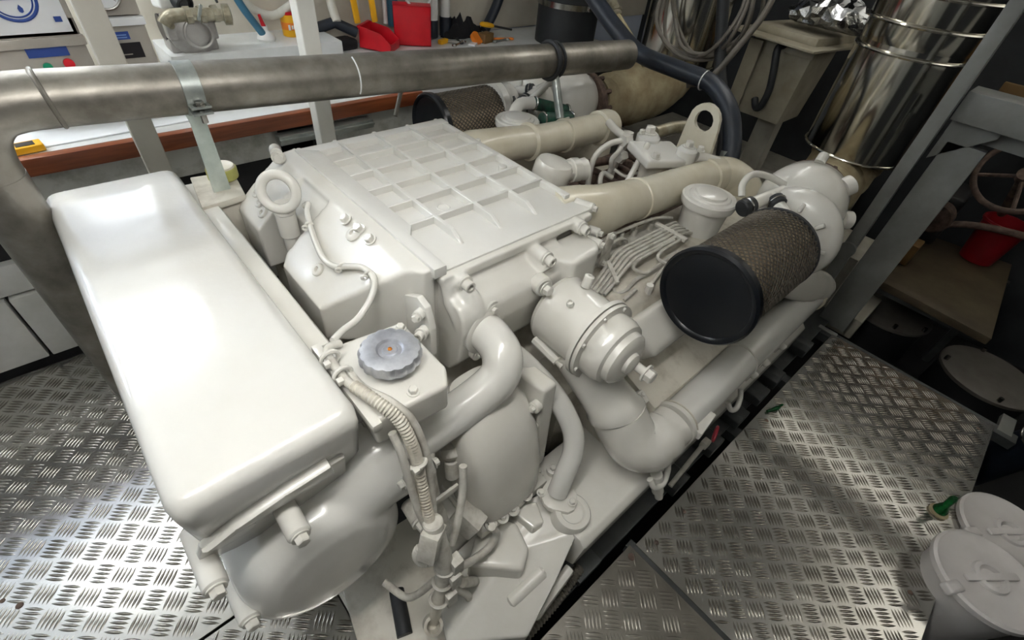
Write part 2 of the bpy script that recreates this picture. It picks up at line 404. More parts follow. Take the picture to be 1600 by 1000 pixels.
# workbench along the far wall
bench = thing('workbench', (0.4, 2.3, 0.0), 'long white-topped workbench with a varnished brown wooden edge', 'workbench')
B().ext((-1.4, 1.94, 0.725), (2.9, 2.72, 0.76), 0.003, 1).out('top', 'bench_top', bench)
B().ext((-1.4, 1.905, 0.715), (1.25, 1.94, 0.768), 0.004).out('wooden_edge', 'wood_edge', bench)
B().ext((-0.6, 1.95, 0.60), (0.60, 1.965, 0.722)).out('apron', 'bench_grey', bench)
B().ext((0.80, 1.95, 0.60), (1.25, 1.965, 0.722)).out('apron', 'bench_grey', bench)
B().ext((0.58, 1.88, 0.665), (0.98, 1.93, 0.70), 0.004).out('rail', 'galv', bench)
B().ext((0.58, 1.87, 0.68), (0.98, 1.90, 0.69), 0.002).out('rail', 'galv', bench)
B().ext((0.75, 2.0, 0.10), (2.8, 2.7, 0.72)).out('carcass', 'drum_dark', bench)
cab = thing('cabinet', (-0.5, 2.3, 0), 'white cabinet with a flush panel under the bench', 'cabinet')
B().ext((-1.4, 2.02, 0.0), (0.62, 2.7, 0.60), 0.004).out('body', 'drum_dark', cab)  # dark colour stands in for the shaded recess under the bench
B().ext((-1.35, 1.975, 0.03), (-0.40, 2.02, 0.30), 0.005).out('panel', 'wall_white', cab)
B().ext((-0.39, 1.975, 0.03), (0.6, 2.02, 0.30), 0.005).out('panel', 'wall_white', cab)
B().ext((-1.35, 1.985, 0.31), (0.6, 2.02, 0.42), 0.005).out('drawer_front', 'wall_white', cab)
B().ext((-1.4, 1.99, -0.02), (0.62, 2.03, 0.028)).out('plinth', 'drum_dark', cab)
ledge = B().ext((0.42, 2.46, 0.76), (1.16, 2.74, 0.85), 0.006).out('white_ledge', 'bench_top', None, label='raised white ledge on the bench under the pump', cat='ledge')

# ------------------------------------------------------------------ the engine
eng = thing('marine_engine', (0.9, 1.0, 0.0), 'large white-painted vee diesel engine filling the middle of the engine room', 'engine')
def ell(c, u, v, a, b, n=28, ph=0.0): return [vec(c) + vec(u) * (a * cos(2 * pi * j / n + ph)) + vec(v) * (b * sin(2 * pi * j / n + ph)) for j in range(n)]
def sup(c, u, v, a, b, e=3.5, n=36):
    out = []
    for j in range(n):
        t = 2 * pi * j / n; ct, st = cos(t), sin(t)
        out.append(vec(c) + vec(u) * (a * math.copysign(abs(ct) ** (2 / e), ct)) + vec(v) * (b * math.copysign(abs(st) ** (2 / e), st)))
    return out

# expansion tank across the front
tank = B()
rings = []
for y, xo, zt in [(0.475, 0.02, 0.02), (0.487, 0.006, 0.006), (0.51, 0, 0), (0.75, 0, 0.001), (1.0, 0, 0.002), (1.3, 0, 0.003), (1.42, 0.0, -0.002), (1.49, 0.0, -0.004), (1.52, 0.012, 0.008), (1.532, 0.03, 0.024)]:
    xl, xr, zb, z1 = -0.118 + xo, 0.172 - xo, 0.64 + xo, 0.835 - zt
    ring = []
    for (cx, cz, a0) in [(xr - 0.03, z1 - 0.03, 0), (xl + 0.03, z1 - 0.03, 90), (xl + 0.02, zb + 0.02, 180), (xr - 0.02, zb + 0.02, 270)]:
        r = 0.03 if a0 < 180 else 0.02
        for k in range(6):
            t = radians(a0 + 18 * k); zz = cz + r * sin(t)
            ring.append((cx + r * cos(t), y + (max(0.0, 0.80 - zz) * 0.26 * max(0.0, 1 - (y - 0.475) / 0.3)), zz))
    rings.append(ring)
tank.loft(rings)
tank = tank.out('expansion_tank', 'paint_smooth', eng, 75)
B().prism([(0.15, 0.785), (0.215, 0.785), (0.222, 0.77), (0.222, 0.66), (0.15, 0.66)], (0, 1.50, 0), X, Z, 0.80, 0.006).out('side_ledge', 'paint', tank)
# filler box and cap
fb = B().prism([(0.185, 0.47), (0.335, 0.46), (0.36, 0.50), (0.36, 0.66), (0.20, 0.68)], (0, 0, 0.722), X, Y, 0.073, 0.010, 3).out('filler_box', 'paint', tank)
B().ext((0.178, 0.46, 0.775), (0.198, 0.70, 0.798), 0.006).out('weld_bead', 'paint', tank)
cap = B()
prof = [(0.046, 0.795), (0.046, 0.808), (0.057, 0.810), (0.060, 0.814), (0.060, 0.826), (0.056, 0.833), (0.040, 0.836), (0.026, 0.834), (0.022, 0.829), (0.015, 0.829), (0.013, 0.832), (0.001, 0.832)]
rg = []
for r, z in prof:
    rg.append([Vector((0.282 + cos(2 * pi * j / 48) * r * (1 - (0.05 if 0.05 < r and j % 3 == 0 else 0)), 0.572 + sin(2 * pi * j / 48) * r * (1 - (0.05 if 0.05 < r and j % 3 == 0 else 0)), z)) for j in range(48)])
cap.loft(rg); cap = cap.out('filler_cap', 'chrome_cap', tank, 30, label='silver knurled filler cap')
B().lathe([(0.0045, 0), (0.004, 0.002), (0.001, 0.003)], (0.282, 0.572, 0.832), Z, 10).out('cap_pin', 'copper', tank)
inst('bolt', HEX, tank, (0.275, 0.485, 0.795), Z)
inst('bolt', HEX, tank, (0.345, 0.64, 0.795), Z)

# heat exchanger: round end cover facing the near side, duct rising to the clamp ring
HC = Vector((0.045, 0.0, 0.445))
hx = B().lathe([(0.150, 0.0), (0.166, 0.01), (0.168, 0.13), (0.166, 0.165), (0.158, 0.190), (0.143, 0.207), (0.115, 0.218), (0.06, 0.224), (0.001, 0.226)], (HC.x, 0.655, HC.z), -Y, 64)
rings = []
for c, a, b in [((0.0, 0.555, 0.46), 0.10, 0.150), ((0.08, 0.55, 0.505), 0.100, 0.130), ((0.14, 0.54, 0.545), 0.096, 0.112), ((0.19, 0.53, 0.57), 0.092, 0.098), ((0.235, 0.52, 0.58), 0.090, 0.092)]:
    rings.append(ell(c, Y, Z, a, b, 40))
hx = hx.loft(rings).out('heat_exchanger', 'paint_smooth', eng, blend=(0.006, 14))
B().ext((-0.11, 0.60, 0.33), (0.18, 1.45, 0.64), 0.03, 3).out('core_casing', 'paint', hx)
SV = Vector((0, -0.25, 0.968)); SN = X.cross(SV)
B().prism([(-0.122, 0.0), (-0.126, 0.03), (-0.112, 0.075), (-0.05, 0.10), (0.13, 0.10), (0.13, 0.0), (0.0, -0.05), (-0.08, -0.03)], (0, 0.524, 0.628), X, SV, 0.014, 0.005, 2).out('end_flange', 'paint', hx)
B().prism([(-0.115, 0.070), (-0.06, 0.098), (0.02, 0.116), (0.10, 0.123), (0.105, 0.075), (0.02, 0.075), (-0.06, 0.075)], (0, 0.524, 0.628), X, SV, 0.024, 0.006, 2).out('cast_ridge', 'paint', hx)
oc = Vector((0, 0.524, 0.628)) + X * -0.07 + SV * 0.045 + SN * 0.0135
B().loft([ell(oc, X, SV, 0.036, 0.020, 28), ell(oc + SN * 0.003, X, SV, 0.035, 0.019, 28), ell(oc + SN * 0.004, X, SV, 0.030, 0.015, 28)]).out('boss', 'paint', hx)
for (x, y, z, L) in [(0.012, 0.435, 0.662, 0.10), (-0.122, 0.455, 0.632, 0.12), (-0.118, 0.452, 0.455, 0.11)]:
    B().cyl((x, y + L, z), (x, y, z), 0.020, 18, 0.003).out('bolt_boss', 'paint', hx)
    inst('bolt', HEX, hx, (x, y, z), -Y, scale=1.35)
# outlet flange ring with clamp
B().lathe([(0.088, 0), (0.099, 0.004), (0.099, 0.014), (0.093, 0.018), (0.093, 0.028), (0.101, 0.032), (0.101, 0.043), (0.05, 0.050)], (0.228, 0.52, 0.58), X, 44).out('clamp_ring', 'paint', hx)
for (y, z, rx) in [(0.56, 0.675, -25), (0.435, 0.605, 60)]:
    B().box((0.245, y, z), (0.066, 0.034, 0.020), 0.005, 2, rot=(rx, 0, 0)).out('clamp_lug', 'paint', hx)
    inst('bolt', HEX, hx, (0.280, y, z), X)
    inst('bolt', HEX, hx, (0.210, y, z), -X)
B().cyl((0.225, 0.455, 0.475), (0.222, 0.405, 0.472), 0.021, 16, 0.003).out('sensor_body', 'overspray', hx)
inst('bolt', HEX, hx, (0.222, 0.405, 0.472), -Y, scale=1.8)
B().ext((0.222, 0.412, 0.468), (0.33, 0.419, 0.490), 0.001).out('bracket_strip', 'paint', hx)

# water pipe from heat exchanger to the cooler housing
p1 = B().tube([(0.265, 0.512, 0.588), (0.354, 0.510, 0.60), (0.434, 0.499, 0.627), (0.498, 0.491, 0.668), (0.526, 0.513, 0.703), (0.534, 0.556, 0.718), (0.535, 0.605, 0.720)], 0.047, 24, k=7).out('water_pipe', 'paint_smooth', eng)
fa_ = Vector((0.05, -1.0, 0.05)).normalized(); fc_ = Vector((0.535, 0.585, 0.719)); fu = fa_.cross(Z).normalized(); fv = fa_.cross(fu)
B().lathe([(0.056, -0.016), (0.060, -0.014), (0.060, 0.0), (0.056, 0.003), (0.040, 0.003)], fc_, fa_, 32).out('pipe_flange', 'paint', p1)
for sg in (-1, 1):
    q = fc_ + (fu * 0.35 + fv * 0.93) * (0.062 * sg)
    B().lathe([(0.020, -0.015), (0.020, 0.0)], q, fa_, 16).out('flange_ear', 'paint', p1)
    inst('bolt', HEX, p1, q, fa_, scale=0.95)

# charge air cooler: housing, ribbed cover
cool = B().ext((0.44, 0.68, 0.56), (0.955, 1.335, 0.866), 0.006).out('charge_air_cooler', 'paint', eng)
cov = B().ext((0.446, 0.668, 0.858), (0.96, 1.338, 0.872), 0.003).out('cooler_cover', 'paint_smooth', eng)
zt = 0.892
B().prism([(0.446, 0.66), (0.478, 0.66), (0.478, 0.80), (0.50, 0.83), (0.50, 1.25), (0.50, 1.30), (0.446, 1.338)], (0, 0, 0.866), X, Y, zt - 0.866, 0.003).out('rim', 'paint_smooth', cov)
B().ext((0.446, 1.30, 0.866), (0.95, 1.34, zt - 0.002), 0.003).out('rim', 'paint_smooth', cov)
B().ext((0.925, 0.735, 0.866), (0.945, 1.33, zt - 0.003), 0.003).out('rim', 'paint_smooth', cov)
for x in (0.572, 0.692, 0.812):
    B().prism([(0.725, 0.871), (0.768, zt), (1.32, zt), (1.32, 0.868), (0.725, 0.868)], (x - 0.0055, 0, 0), Y, Z, 0.011, 0.0015, 1).out('rib', 'paint_smooth', cov)
for i, y in enumerate((0.84, 0.935, 1.03, 1.125, 1.22)):
    B().ext((0.49, y - 0.0055, 0.868), (0.935, y + 0.0055, zt - 0.0005), 0.0015, 1).out('rib', 'paint_smooth', cov)
for (x, y) in [(0.46, 1.345), (0.57, 1.347), (0.70, 1.347), (0.82, 1.347), (0.93, 1.345), (0.955, 1.15)]:
    inst('bolt', HEX, cov, (x, y, 0.876), Z, scale=0.9)
B().lathe([(0.012, 0), (0.012, 0.014), (0.010, 0.016), (0.004, 0.016)], (0.90, 0.965, 0.871), Z, 14).out('vent_boss', 'paint', cov)
B().torus((0.63, 0.885, 0.872), Z, 0.016, 0.0022, 24, 6).out('cast_mark', 'paint_smooth', cov)

# near side of cooler housing with bolt bosses
sd = B().prism([(0.672, 0.868), (0.664, 0.866), (0.656, 0.826), (0.604, 0.806), (0.588, 0.785), (0.584, 0.74), (0.60, 0.64), (0.64, 0.58), (0.70, 0.56), (0.70, 0.868)], (0.468, 0, 0), Y, Z, 0.36, 0.004, 2)
sd.prism([(0.775, 0.672), (0.925, 0.672), (0.93, 0.60), (0.905, 0.572), (0.80, 0.565), (0.775, 0.60)], (0, 0, 0.66), X, Y, 0.158, 0.014, 3)
sd.ext((0.46, 0.652, 0.842), (0.955, 0.69, 0.866), 0.004)
BOSS = [(0.508, 0.634, 0.846), (0.735, 0.604, 0.836), (0.895, 0.636, 0.850)]
for (x, y, z) in BOSS: sd.cyl((x, 0.70, z - 0.002), (x, y, z), 0.020, 20, 0.003)
sd.tube([(0.508, 0.67, 0.832), (0.512, 0.63, 0.818), (0.518, 0.610, 0.792), (0.522, 0.604, 0.75), (0.525, 0.62, 0.70)], [0.018, 0.021, 0.022, 0.020, 0.018], 18, k=4)
sd.tube([(0.478, 0.66, 0.84), (0.478, 0.645, 0.80), (0.484, 0.615, 0.76), (0.49, 0.61, 0.70)], [0.015, 0.018, 0.020, 0.018], 18, k=4)
sd.tube([(0.735, 0.67, 0.820), (0.735, 0.63, 0.815), (0.736, 0.60, 0.80)], 0.024, 16, k=3)
fa_ = Vector((0.05, -1.0, 0.05)).normalized(); fc_ = Vector((0.535, 0.585, 0.719))
sd.lathe([(0.066, -0.10), (0.064, -0.03), (0.061, -0.014)], fc_, fa_, 32)
sd = sd.out('side_casting', 'paint', cool, blend=(0.0045, 7))
for (x, y, z) in BOSS: inst('bolt', SOCK, cool, (x, y, z), -Y, scale=1.2)
# lifting bracket plate at the front corner
br = B().prism([(0.66, 0.84), (0.63, 0.83), (0.612, 0.78), (0.612, 0.70), (0.63, 0.64), (0.69, 0.64), (0.735, 0.70), (0.738, 0.765), (0.715, 0.81)], (0.400, 0, 0), Y, Z, 0.016, 0.003).out('lifting_bracket', 'paint', cool)
for (y, z) in [(0.645, 0.805), (0.632, 0.765), (0.636, 0.675), (0.640, 0.645)]:
    B().cyl((0.42, y + 0.01, z), (0.385, y - 0.008, z + 0.006), 0.013, 14, 0.002).out('stud', 'paint', cool)
    inst('bolt', HEX if z > 0.78 else SOCK, cool, (0.383, y - 0.009, z + 0.006), (-0.8, -0.45, 0.15), scale=0.95)
# right-hand end studs and linkage
for (x, y, z) in [(0.975, 0.672, 0.866), (0.945, 0.60, 0.80), (0.985, 0.64, 0.80)]:
    B().cyl((x - 0.02, y + 0.05, z), (x, y, z), 0.014, 14, 0.002).out('stud', 'paint', cool)
    inst('bolt', HEX, cool, (x, y, z), (0.3, -1, 0))
B().prism([(0.0, 0.0), (0.035, -0.005), (0.03, -0.11), (0.012, -0.125), (-0.012, -0.11)], (1.005, 0.625, 0.80), X, Z, 0.006, 0.002).out('link_plate', 'overspray', cool)
inst('bolt', HEX, cool, (1.02, 0.62, 0.79), -Y); inst('bolt', HEX, cool, (1.012, 0.62, 0.70), -Y)

# front casting (sloping face) and its hose
def ztop(x): return 0.886 if x >= 0.45 else (0.880 + (x - 0.41) * 0.15 if x >= 0.41 else (0.832 + (x - 0.345) * 0.738 if x >= 0.345 else 0.832 + (x - 0.345) * 0.855))
def wedge(b, pts, zb, dz=0.0):
    t = bmesh.new()
    a = [t.verts.new((x, y, zb)) for x, y in pts]; c = [t.verts.new((x, y, ztop(x) + dz)) for x, y in pts]; n = len(pts)
    t.faces.new(a[::-1]); t.faces.new(c)
    for i in range(n): t.faces.new((a[i], a[(i + 1) % n], c[(i + 1) % n], c[i]))
    bmesh.ops.recalc_face_normals(t, faces=t.faces[:]); b.merge(t)
fcb = B()
wedge(fcb, [(0.408, 0.705), (0.43, 0.676), (0.456, 0.670), (0.456, 1.362), (0.408, 1.362)], 0.52)
wedge(fcb, [(0.343, 0.757), (0.412, 0.700), (0.412, 1.055), (0.343, 1.055)], 0.52)
wedge(fcb, [(0.255, 0.835), (0.347, 0.754), (0.347, 1.055), (0.275, 1.055), (0.255, 1.035)], 0.66)
wedge(fcb, [(0.343, 1.205), (0.412, 1.205), (0.412, 1.362), (0.343, 1.362)], 0.52)
wedge(fcb, [(0.262, 1.205), (0.347, 1.205), (0.347, 1.362), (0.290, 1.362), (0.262, 1.345)], 0.64)
wedge(fcb, [(0.345, 1.04), (0.412, 1.04), (0.412, 1.22), (0.345, 1.22)], 0.52, -0.014)
fc = fcb.out('front_casting', 'paint', cool, blend=(0.005, 5))
sl = Vector((-0.66, 0, 0.75)).normalized()
for (x, y) in [(0.30, 0.92), (0.295, 1.235), (0.305, 1.275), (0.315, 1.315)]:
    z = 0.765 + (x - 0.268) * 0.87
    B().lathe([(0.016, -0.01), (0.016, 0.006), (0.014, 0.008), (0.007, 0.008), (0.006, 0.0), (0.001, 0.0)], (x, y, z), (-0.72, 0, 0.69), 18).out('hollow_boss', 'paint', cool)
for (x, y) in [(0.40, 0.955), (0.405, 0.85), (0.405, 0.90)]:
    inst('bolt', HEX, cool, (x, y, 0.876), (-0.5, 0, 0.86), scale=1.2)
B().lathe([(0.020, -0.01), (0.020, 0.004), (0.011, 0.008), (0.008, 0.008), (0.006, 0.002)], (0.392, 0.905, 0.866), (-0.5, 0, 0.86), 16).out('hollow_boss', 'paint', cool)
# eye bolt
eb = B().torus((0.315, 1.125, 0.895), (-0.62, -0.70, 0.30), 0.042, 0.0125, 36, 12)
eb.cyl((0.318, 1.128, 0.862), (0.318, 1.128, 0.835), 0.027, 20, 0.004)
eb.cyl((0.318, 1.128, 0.838), (0.318, 1.128, 0.77), 0.025, 20, 0.003)
eb.cyl((0.318, 1.128, 0.78), (0.318, 1.128, 0.66), 0.020, 16)
eb.out('lifting_eye', 'paint', eng)
hose = B().tube([(0.36, 1.10, 0.855), (0.362, 1.075, 0.872), (0.35, 1.06, 0.862), (0.34, 1.03, 0.845), (0.325, 0.975, 0.833), (0.315, 0.915, 0.823), (0.320, 0.87, 0.826), (0.338, 0.835, 0.840), (0.354, 0.795, 0.853), (0.356, 0.755, 0.848), (0.335, 0.735, 0.822), (0.29, 0.715, 0.80), (0.245, 0.695, 0.805), (0.215, 0.675, 0.81)], 0.0072, 10, k=6).out('breather_hose', 'paint', eng)
for p in [(0.338, 1.03, 0.845), (0.330, 0.85, 0.834), (0.355, 0.775, 0.850)]:
    B().torus(p, (0.3, 0.9, 0.2), 0.0075, 0.004, 14, 6).out('hose_clip', 'paint', hose)
    B().torus(Vector(p) + Vector((-0.012, -0.002, -0.004)), (0.3, 0.9, 0.2), 0.006, 0.003, 12, 6).out('hose_clip', 'paint', hose)
# far corner bolt stack
B().cyl((0.41, 1.39, 0.88), (0.395, 1.335, 0.89), 0.016, 14, 0.004).out('corner_stud', 'paint', cool)
inst('bolt', HEX, cool, (0.39, 1.31, 0.892), (-0.3, -0.9, 0.1), scale=1.5)

# thermostat canister on the near side
can = B().lathe([(0.092, 0.0), (0.098, 0.012), (0.093, 0.02), (0.093, 0.138), (0.110, 0.141), (0.110, 0.153)], (0.770, 0.575, 0.683), -Y, 40).out('thermostat_housing', 'paint', eng)
B().lathe([(0.108, 0.0), (0.108, 0.010), (0.090, 0.012), (0.089, 0.045), (0.083, 0.062), (0.072, 0.066), (0.070, 0.082), (0.058, 0.092), (0.030, 0.093), (0.028, 0.102), (0.020, 0.106), (0.001, 0.106)], (0.772, 0.420, 0.681), -Y, 40).out('end_cover', 'paint', can)
B().cyl((0.795, 0.335, 0.663), (0.795, 0.285, 0.663), 0.012, 14).out('drain_stud', 'paint', can)
inst('bolt', HEX, can, (0.795, 0.290, 0.663), -Y, scale=2.0)
for k in range(8):
    t = 2 * pi * k / 8 + 0.3
    inst('bolt', HEXS, can, (0.772 + 0.100 * cos(t), 0.411, 0.681 + 0.100 * sin(t)), -Y, scale=0.9)
B().lathe([(0.013, 0), (0.013, 0.03), (0.010, 0.032), (0.005, 0.032), (0.004, 0.02)], (0.80, 0.52, 0.775), (0.3, 0, 1), 14).out('nozzle', 'paint', can)
B().lathe([(0.010, 0), (0.008, 0.012), (0.006, 0.012), (0.005, 0.004), (0.001, 0.004)], (0.725, 0.50, 0.768), (-0.4, 0, 1), 12).out('port', 'paint', can)
B().cyl((0.705, 0.60, 0.785), (0.700, 0.565, 0.787), 0.026, 18, 0.004).out('bolt_boss', 'paint', can)
inst('bolt', HEX, can, (0.699, 0.564, 0.787), -Y, scale=1.5)
B().cyl((0.69, 0.56, 0.62), (0.69, 0.475, 0.61), 0.014, 8).out('sensor', 'paint', can)
B().cyl((0.69, 0.475, 0.61), (0.69, 0.455, 0.607), 0.009, 10).out('sensor_tip', 'overspray', can)
# neck down to the raw water elbow
nk = B(); rings = []
for c, a, b in [((0.77, 0.47, 0.62), 0.085, 0.075), ((0.775, 0.435, 0.575), 0.078, 0.066), ((0.79, 0.385, 0.515), 0.074, 0.062), ((0.805, 0.345, 0.475), 0.078, 0.068), ((0.81, 0.335, 0.462), 0.086, 0.076), ((0.815, 0.325, 0.448), 0.086, 0.076)]:
    rings.append(ell(c, X, Vector((0, 0.75, -0.55)).normalized(), a, b, 32))
nk.loft(rings).out('neck', 'paint', can)
lug = B().box((0.885, 0.315, 0.455), (0.05, 0.04, 0.045), 0.008, 2, rot=(30, 0, 0)).out('flange_lug', 'paint', can)
inst('bolt', HEXS, can, (0.895, 0.31, 0.478), (0, -0.4, 1))
# big lower pipe running aft
lp = B().tube([(0.815, 0.325, 0.450), (0.822, 0.29, 0.405), (0.832, 0.255, 0.372), (0.86, 0.228, 0.362), (0.91, 0.216, 0.376), (0.96, 0.214, 0.388)], [0.078, 0.078, 0.079, 0.078, 0.072, 0.064], 26, k=5).out('charge_elbow', 'paint', eng)
B().lathe([(0.05, 0), (0.068, 0.002), (0.070, 0.014), (0.064, 0.018), (0.064, 0.028), (0.058, 0.03)], (0.955, 0.214, 0.388), X, 32).out('pipe_collar', 'paint', lp)
B().torus((0.978, 0.214, 0.388), X, 0.0665, 0.0028, 36, 6).out('collar_band', 'paint_worn', lp)
B().box((1.02, 0.155, 0.40), (0.10, 0.03, 0.03), 0.006, 2, rot=(0, 0, 6)).out('clamp_lug', 'paint', lp)
pipe = B().tube([(0.97, 0.214, 0.390), (1.35, 0.218, 0.398), (1.36, 0.218, 0.398), (1.75, 0.218, 0.405), (2.02, 0.218, 0.41)], 0.057, 26).out('charge_pipe_lower', 'paint_smooth', eng)
B().torus((1.355, 0.218, 0.398), X, 0.057, 0.004, 32, 6).out('weld_seam', 'paint', pipe)
B().lathe([(0.058, 0), (0.064, 0.004), (0.064, 0.016), (0.058, 0.02)], (1.90, 0.218, 0.407), X, 32).out('pipe_collar', 'paint_cream', pipe)
for x in (1.10, 1.28, 1.52, 1.72):
    B().prism([(-0.07, 0.0), (0.07, 0.0), (0.055, -0.022), (0.03, -0.028), (0.018, -0.020), (-0.018, -0.020), (-0.03, -0.028), (-0.055, -0.022)], (x, 0.195, 0.337), X, Y, 0.012, 0.004).out('support_lug', 'paint', pipe)
for x in (1.38, 1.47, 1.60):
    B().cyl((x, 0.185, 0.37), (x, 0.150, 0.355), 0.014, 12, 0.003).out('bracket', 'paint', pipe)
    B().ext((x - 0.02, 0.165, 0.33), (x + 0.02, 0.20, 0.36), 0.004).out('bracket', 'paint', pipe)
# second bent pipe to the front casting
p2 = B().tube([(0.60, 0.575, 0.625), (0.625, 0.53, 0.60), (0.66, 0.44, 0.53), (0.672, 0.37, 0.455), (0.655, 0.335, 0.40), (0.618, 0.318, 0.34), (0.592, 0.308, 0.285)], 0.0285, 18, k=6).out('bypass_pipe', 'paint_smooth', eng)
fpl = [(0.050 * cos(radians(a)), 0.042 * sin(radians(a))) for a in range(-20, 201, 20)] + [(-0.030, -0.052), (-0.012, -0.062), (0.012, -0.058), (0.032, -0.045)]
B().prism(fpl, (0.592, 0.308, 0.262), (1, 0.25, 0), (-0.25, 1, 0), 0.022, 0.005).out('pipe_flange', 'paint', p2)
inst('bolt', HEX, p2, (0.602, 0.262, 0.288), Z); inst('bolt', HEX, p2, (0.555, 0.335, 0.288), Z)

# engine block, banks and sump
blk = B().prism([(0.70, 0.56), (1.30, 0.56), (1.45, 0.40), (1.42, 0.05), (1.25, -0.30), (0.75, -0.30), (0.58, 0.05), (0.55, 0.40)], (0.42, 0, 0), Y, Z, 1.60, 0.01).out('engine_block', 'paint_worn', eng)
B().prism([(0.70, 0.60), (1.30, 0.60), (1.34, 0.40), (0.66, 0.40)], (0.30, 0, 0), Y, Z, 0.2, 0.01).out('front_plate', 'paint_worn', blk)
for s in (0, 1):
    f = (lambda y: y) if s == 0 else (lambda y: 2 - y)
    poly = [(f(0.66), 0.66), (f(0.52), 0.665), (f(0.47), 0.63), (f(0.44), 0.545), (f(0.40), 0.47), (f(0.27), 0.425), (f(0.25), 0.30), (f(0.66), 0.25)]
    h = B().prism(poly if s == 0 else poly[::-1], (0.93, 0, 0), Y, Z, 1.05, 0.012, 2).out('cylinder_head', 'paint_worn', eng)
    for k in range(4):
        x = 0.955 + k * 0.24
        B().box((x + 0.11, f(0.42), 0.555), (0.19, 0.13, 0.09), 0.03, 4, rot=(35 if s == 0 else -35, 0, 0)).out('rocker_cover', 'paint', h)
B().ext((0.72, 0.45, 0.15), (0.95, 0.62, 0.45), 0.02, 2).out('front_bank_wall', 'paint_worn', blk)
# flat side deck of the engine below the rocker covers
B().prism([(0.24, 0.33), (0.58, 0.345), (0.60, 0.10), (0.30, 0.10)], (0.83, 0, 0), Y, Z, 1.18, 0.01).out('side_deck', 'paint_worn', blk)
# rail below the lower pipe with painted edge
B().prism([(0.165, 0.230), (0.185, 0.248), (0.42, 0.258), (0.42, 0.10), (0.22, 0.06), (0.175, 0.10)], (0.56, 0, 0), Y, Z, 1.42, 0.008).out('exhaust_rail', 'paint', blk)
for x in (0.86, 1.30):
    B().tube([(x - 0.04, 0.165, 0.30), (x - 0.03, 0.145, 0.27), (x + 0.01, 0.138, 0.255), (x + 0.04, 0.15, 0.275), (x + 0.05, 0.165, 0.30)], 0.009, 10, k=4).out('cast_lip', 'paint', blk)
B().cyl((0.86, 0.165, 0.285), (0.875, 0.14, 0.20), 0.018, 14, 0.003).out('drain_cock', 'paint', blk)
B().cyl((0.878, 0.138, 0.198), (0.885, 0.13, 0.165), 0.013, 12, 0.003).out('drain_spout', 'paint', blk)
# injection lines
for i in range(5):
    y0, y1 = 0.578 - i * 0.0095, 0.630 - i * 0.0140
    B().tube([(0.905 + i * 0.006, y0 - 0.004, 0.672), (1.080 + i * 0.002, y1 - 0.004, 0.702), (1.12, y1, 0.704), (1.40 - i * 0.012, y1 - 0.004, 0.704), (1.43, y1 - 0.004, 0.68)], 0.0056, 8, fil=0.03).out('injection_line', 'overspray', eng)
for i, (xa, xb, ya) in enumerate(((1.085, 1.30, 0.558), (1.19, 1.33, 0.545))):
    B().tube([(xb, ya + 0.006, 0.703), (xa + 0.02, ya + 0.004, 0.703), (xa - 0.02, ya - 0.006, 0.697), (xa + 0.01, ya - 0.04, 0.682), (xb - 0.02, ya - 0.028, 0.684)], 0.0056, 8, fil=0.028).out('injection_line', 'overspray', eng)
B().box((1.01, 0.578, 0.690), (0.014, 0.09, 0.012), 0.003, 2, rot=(8, 0, -30)).out('line_clamp', 'overspray', eng)
B().box((1.33, 0.595, 0.705), (0.02, 0.12, 0.012), 0.003, 2).out('line_clamp', 'overspray', eng)
B().tube([(0.985, 0.555, 0.672), (0.972, 0.528, 0.660), (1.005, 0.515, 0.664), (1.065, 0.527, 0.676), (1.115, 0.52, 0.674)], 0.0056, 8, fil=0.03).out('injection_line', 'overspray', eng)
B().tube([(1.09, 0.49, 0.660), (1.20, 0.515, 0.676), (1.32, 0.512, 0.676)], 0.005, 8).out('injection_line', 'overspray', eng)
B().tube([(0.98, 0.50, 0.652), (1.04, 0.505, 0.66)], 0.006, 8).out('injection_line', 'overspray', eng)
B().cyl((1.085, 0.488, 0.635), (1.085, 0.488, 0.668), 0.012, 6).out('injector_nut', 'paint', eng)
for k, (x, y) in enumerate([(1.02, 0.685), (1.18, 0.682), (1.34, 0.678), (1.10, 0.69), (1.26, 0.688)]):
    B().lathe([(0.012, 0), (0.012, 0.03), (0.008, 0.034), (0.008, 0.05), (0.001, 0.05)], (x, y, 0.66), Z, 10).out('injector', 'overspray', eng)
B().tube([(1.02, 0.672, 0.70), (1.08, 0.682, 0.72), (1.2, 0.678, 0.722), (1.34, 0.668, 0.716), (1.42, 0.65, 0.70)], 0.0055, 8, k=4).out('leak_off_line', 'overspray', eng)
B().tube([(1.00, 0.665, 0.69), (1.12, 0.662, 0.712), (1.17, 0.66, 0.70), (1.19, 0.66, 0.67)], 0.0055, 8, k=4).out('leak_off_line', 'overspray', eng)
B().ext((1.0, 0.645, 0.655), (1.42, 0.70, 0.668), 0.003).out('injector_deck', 'overspray', eng)

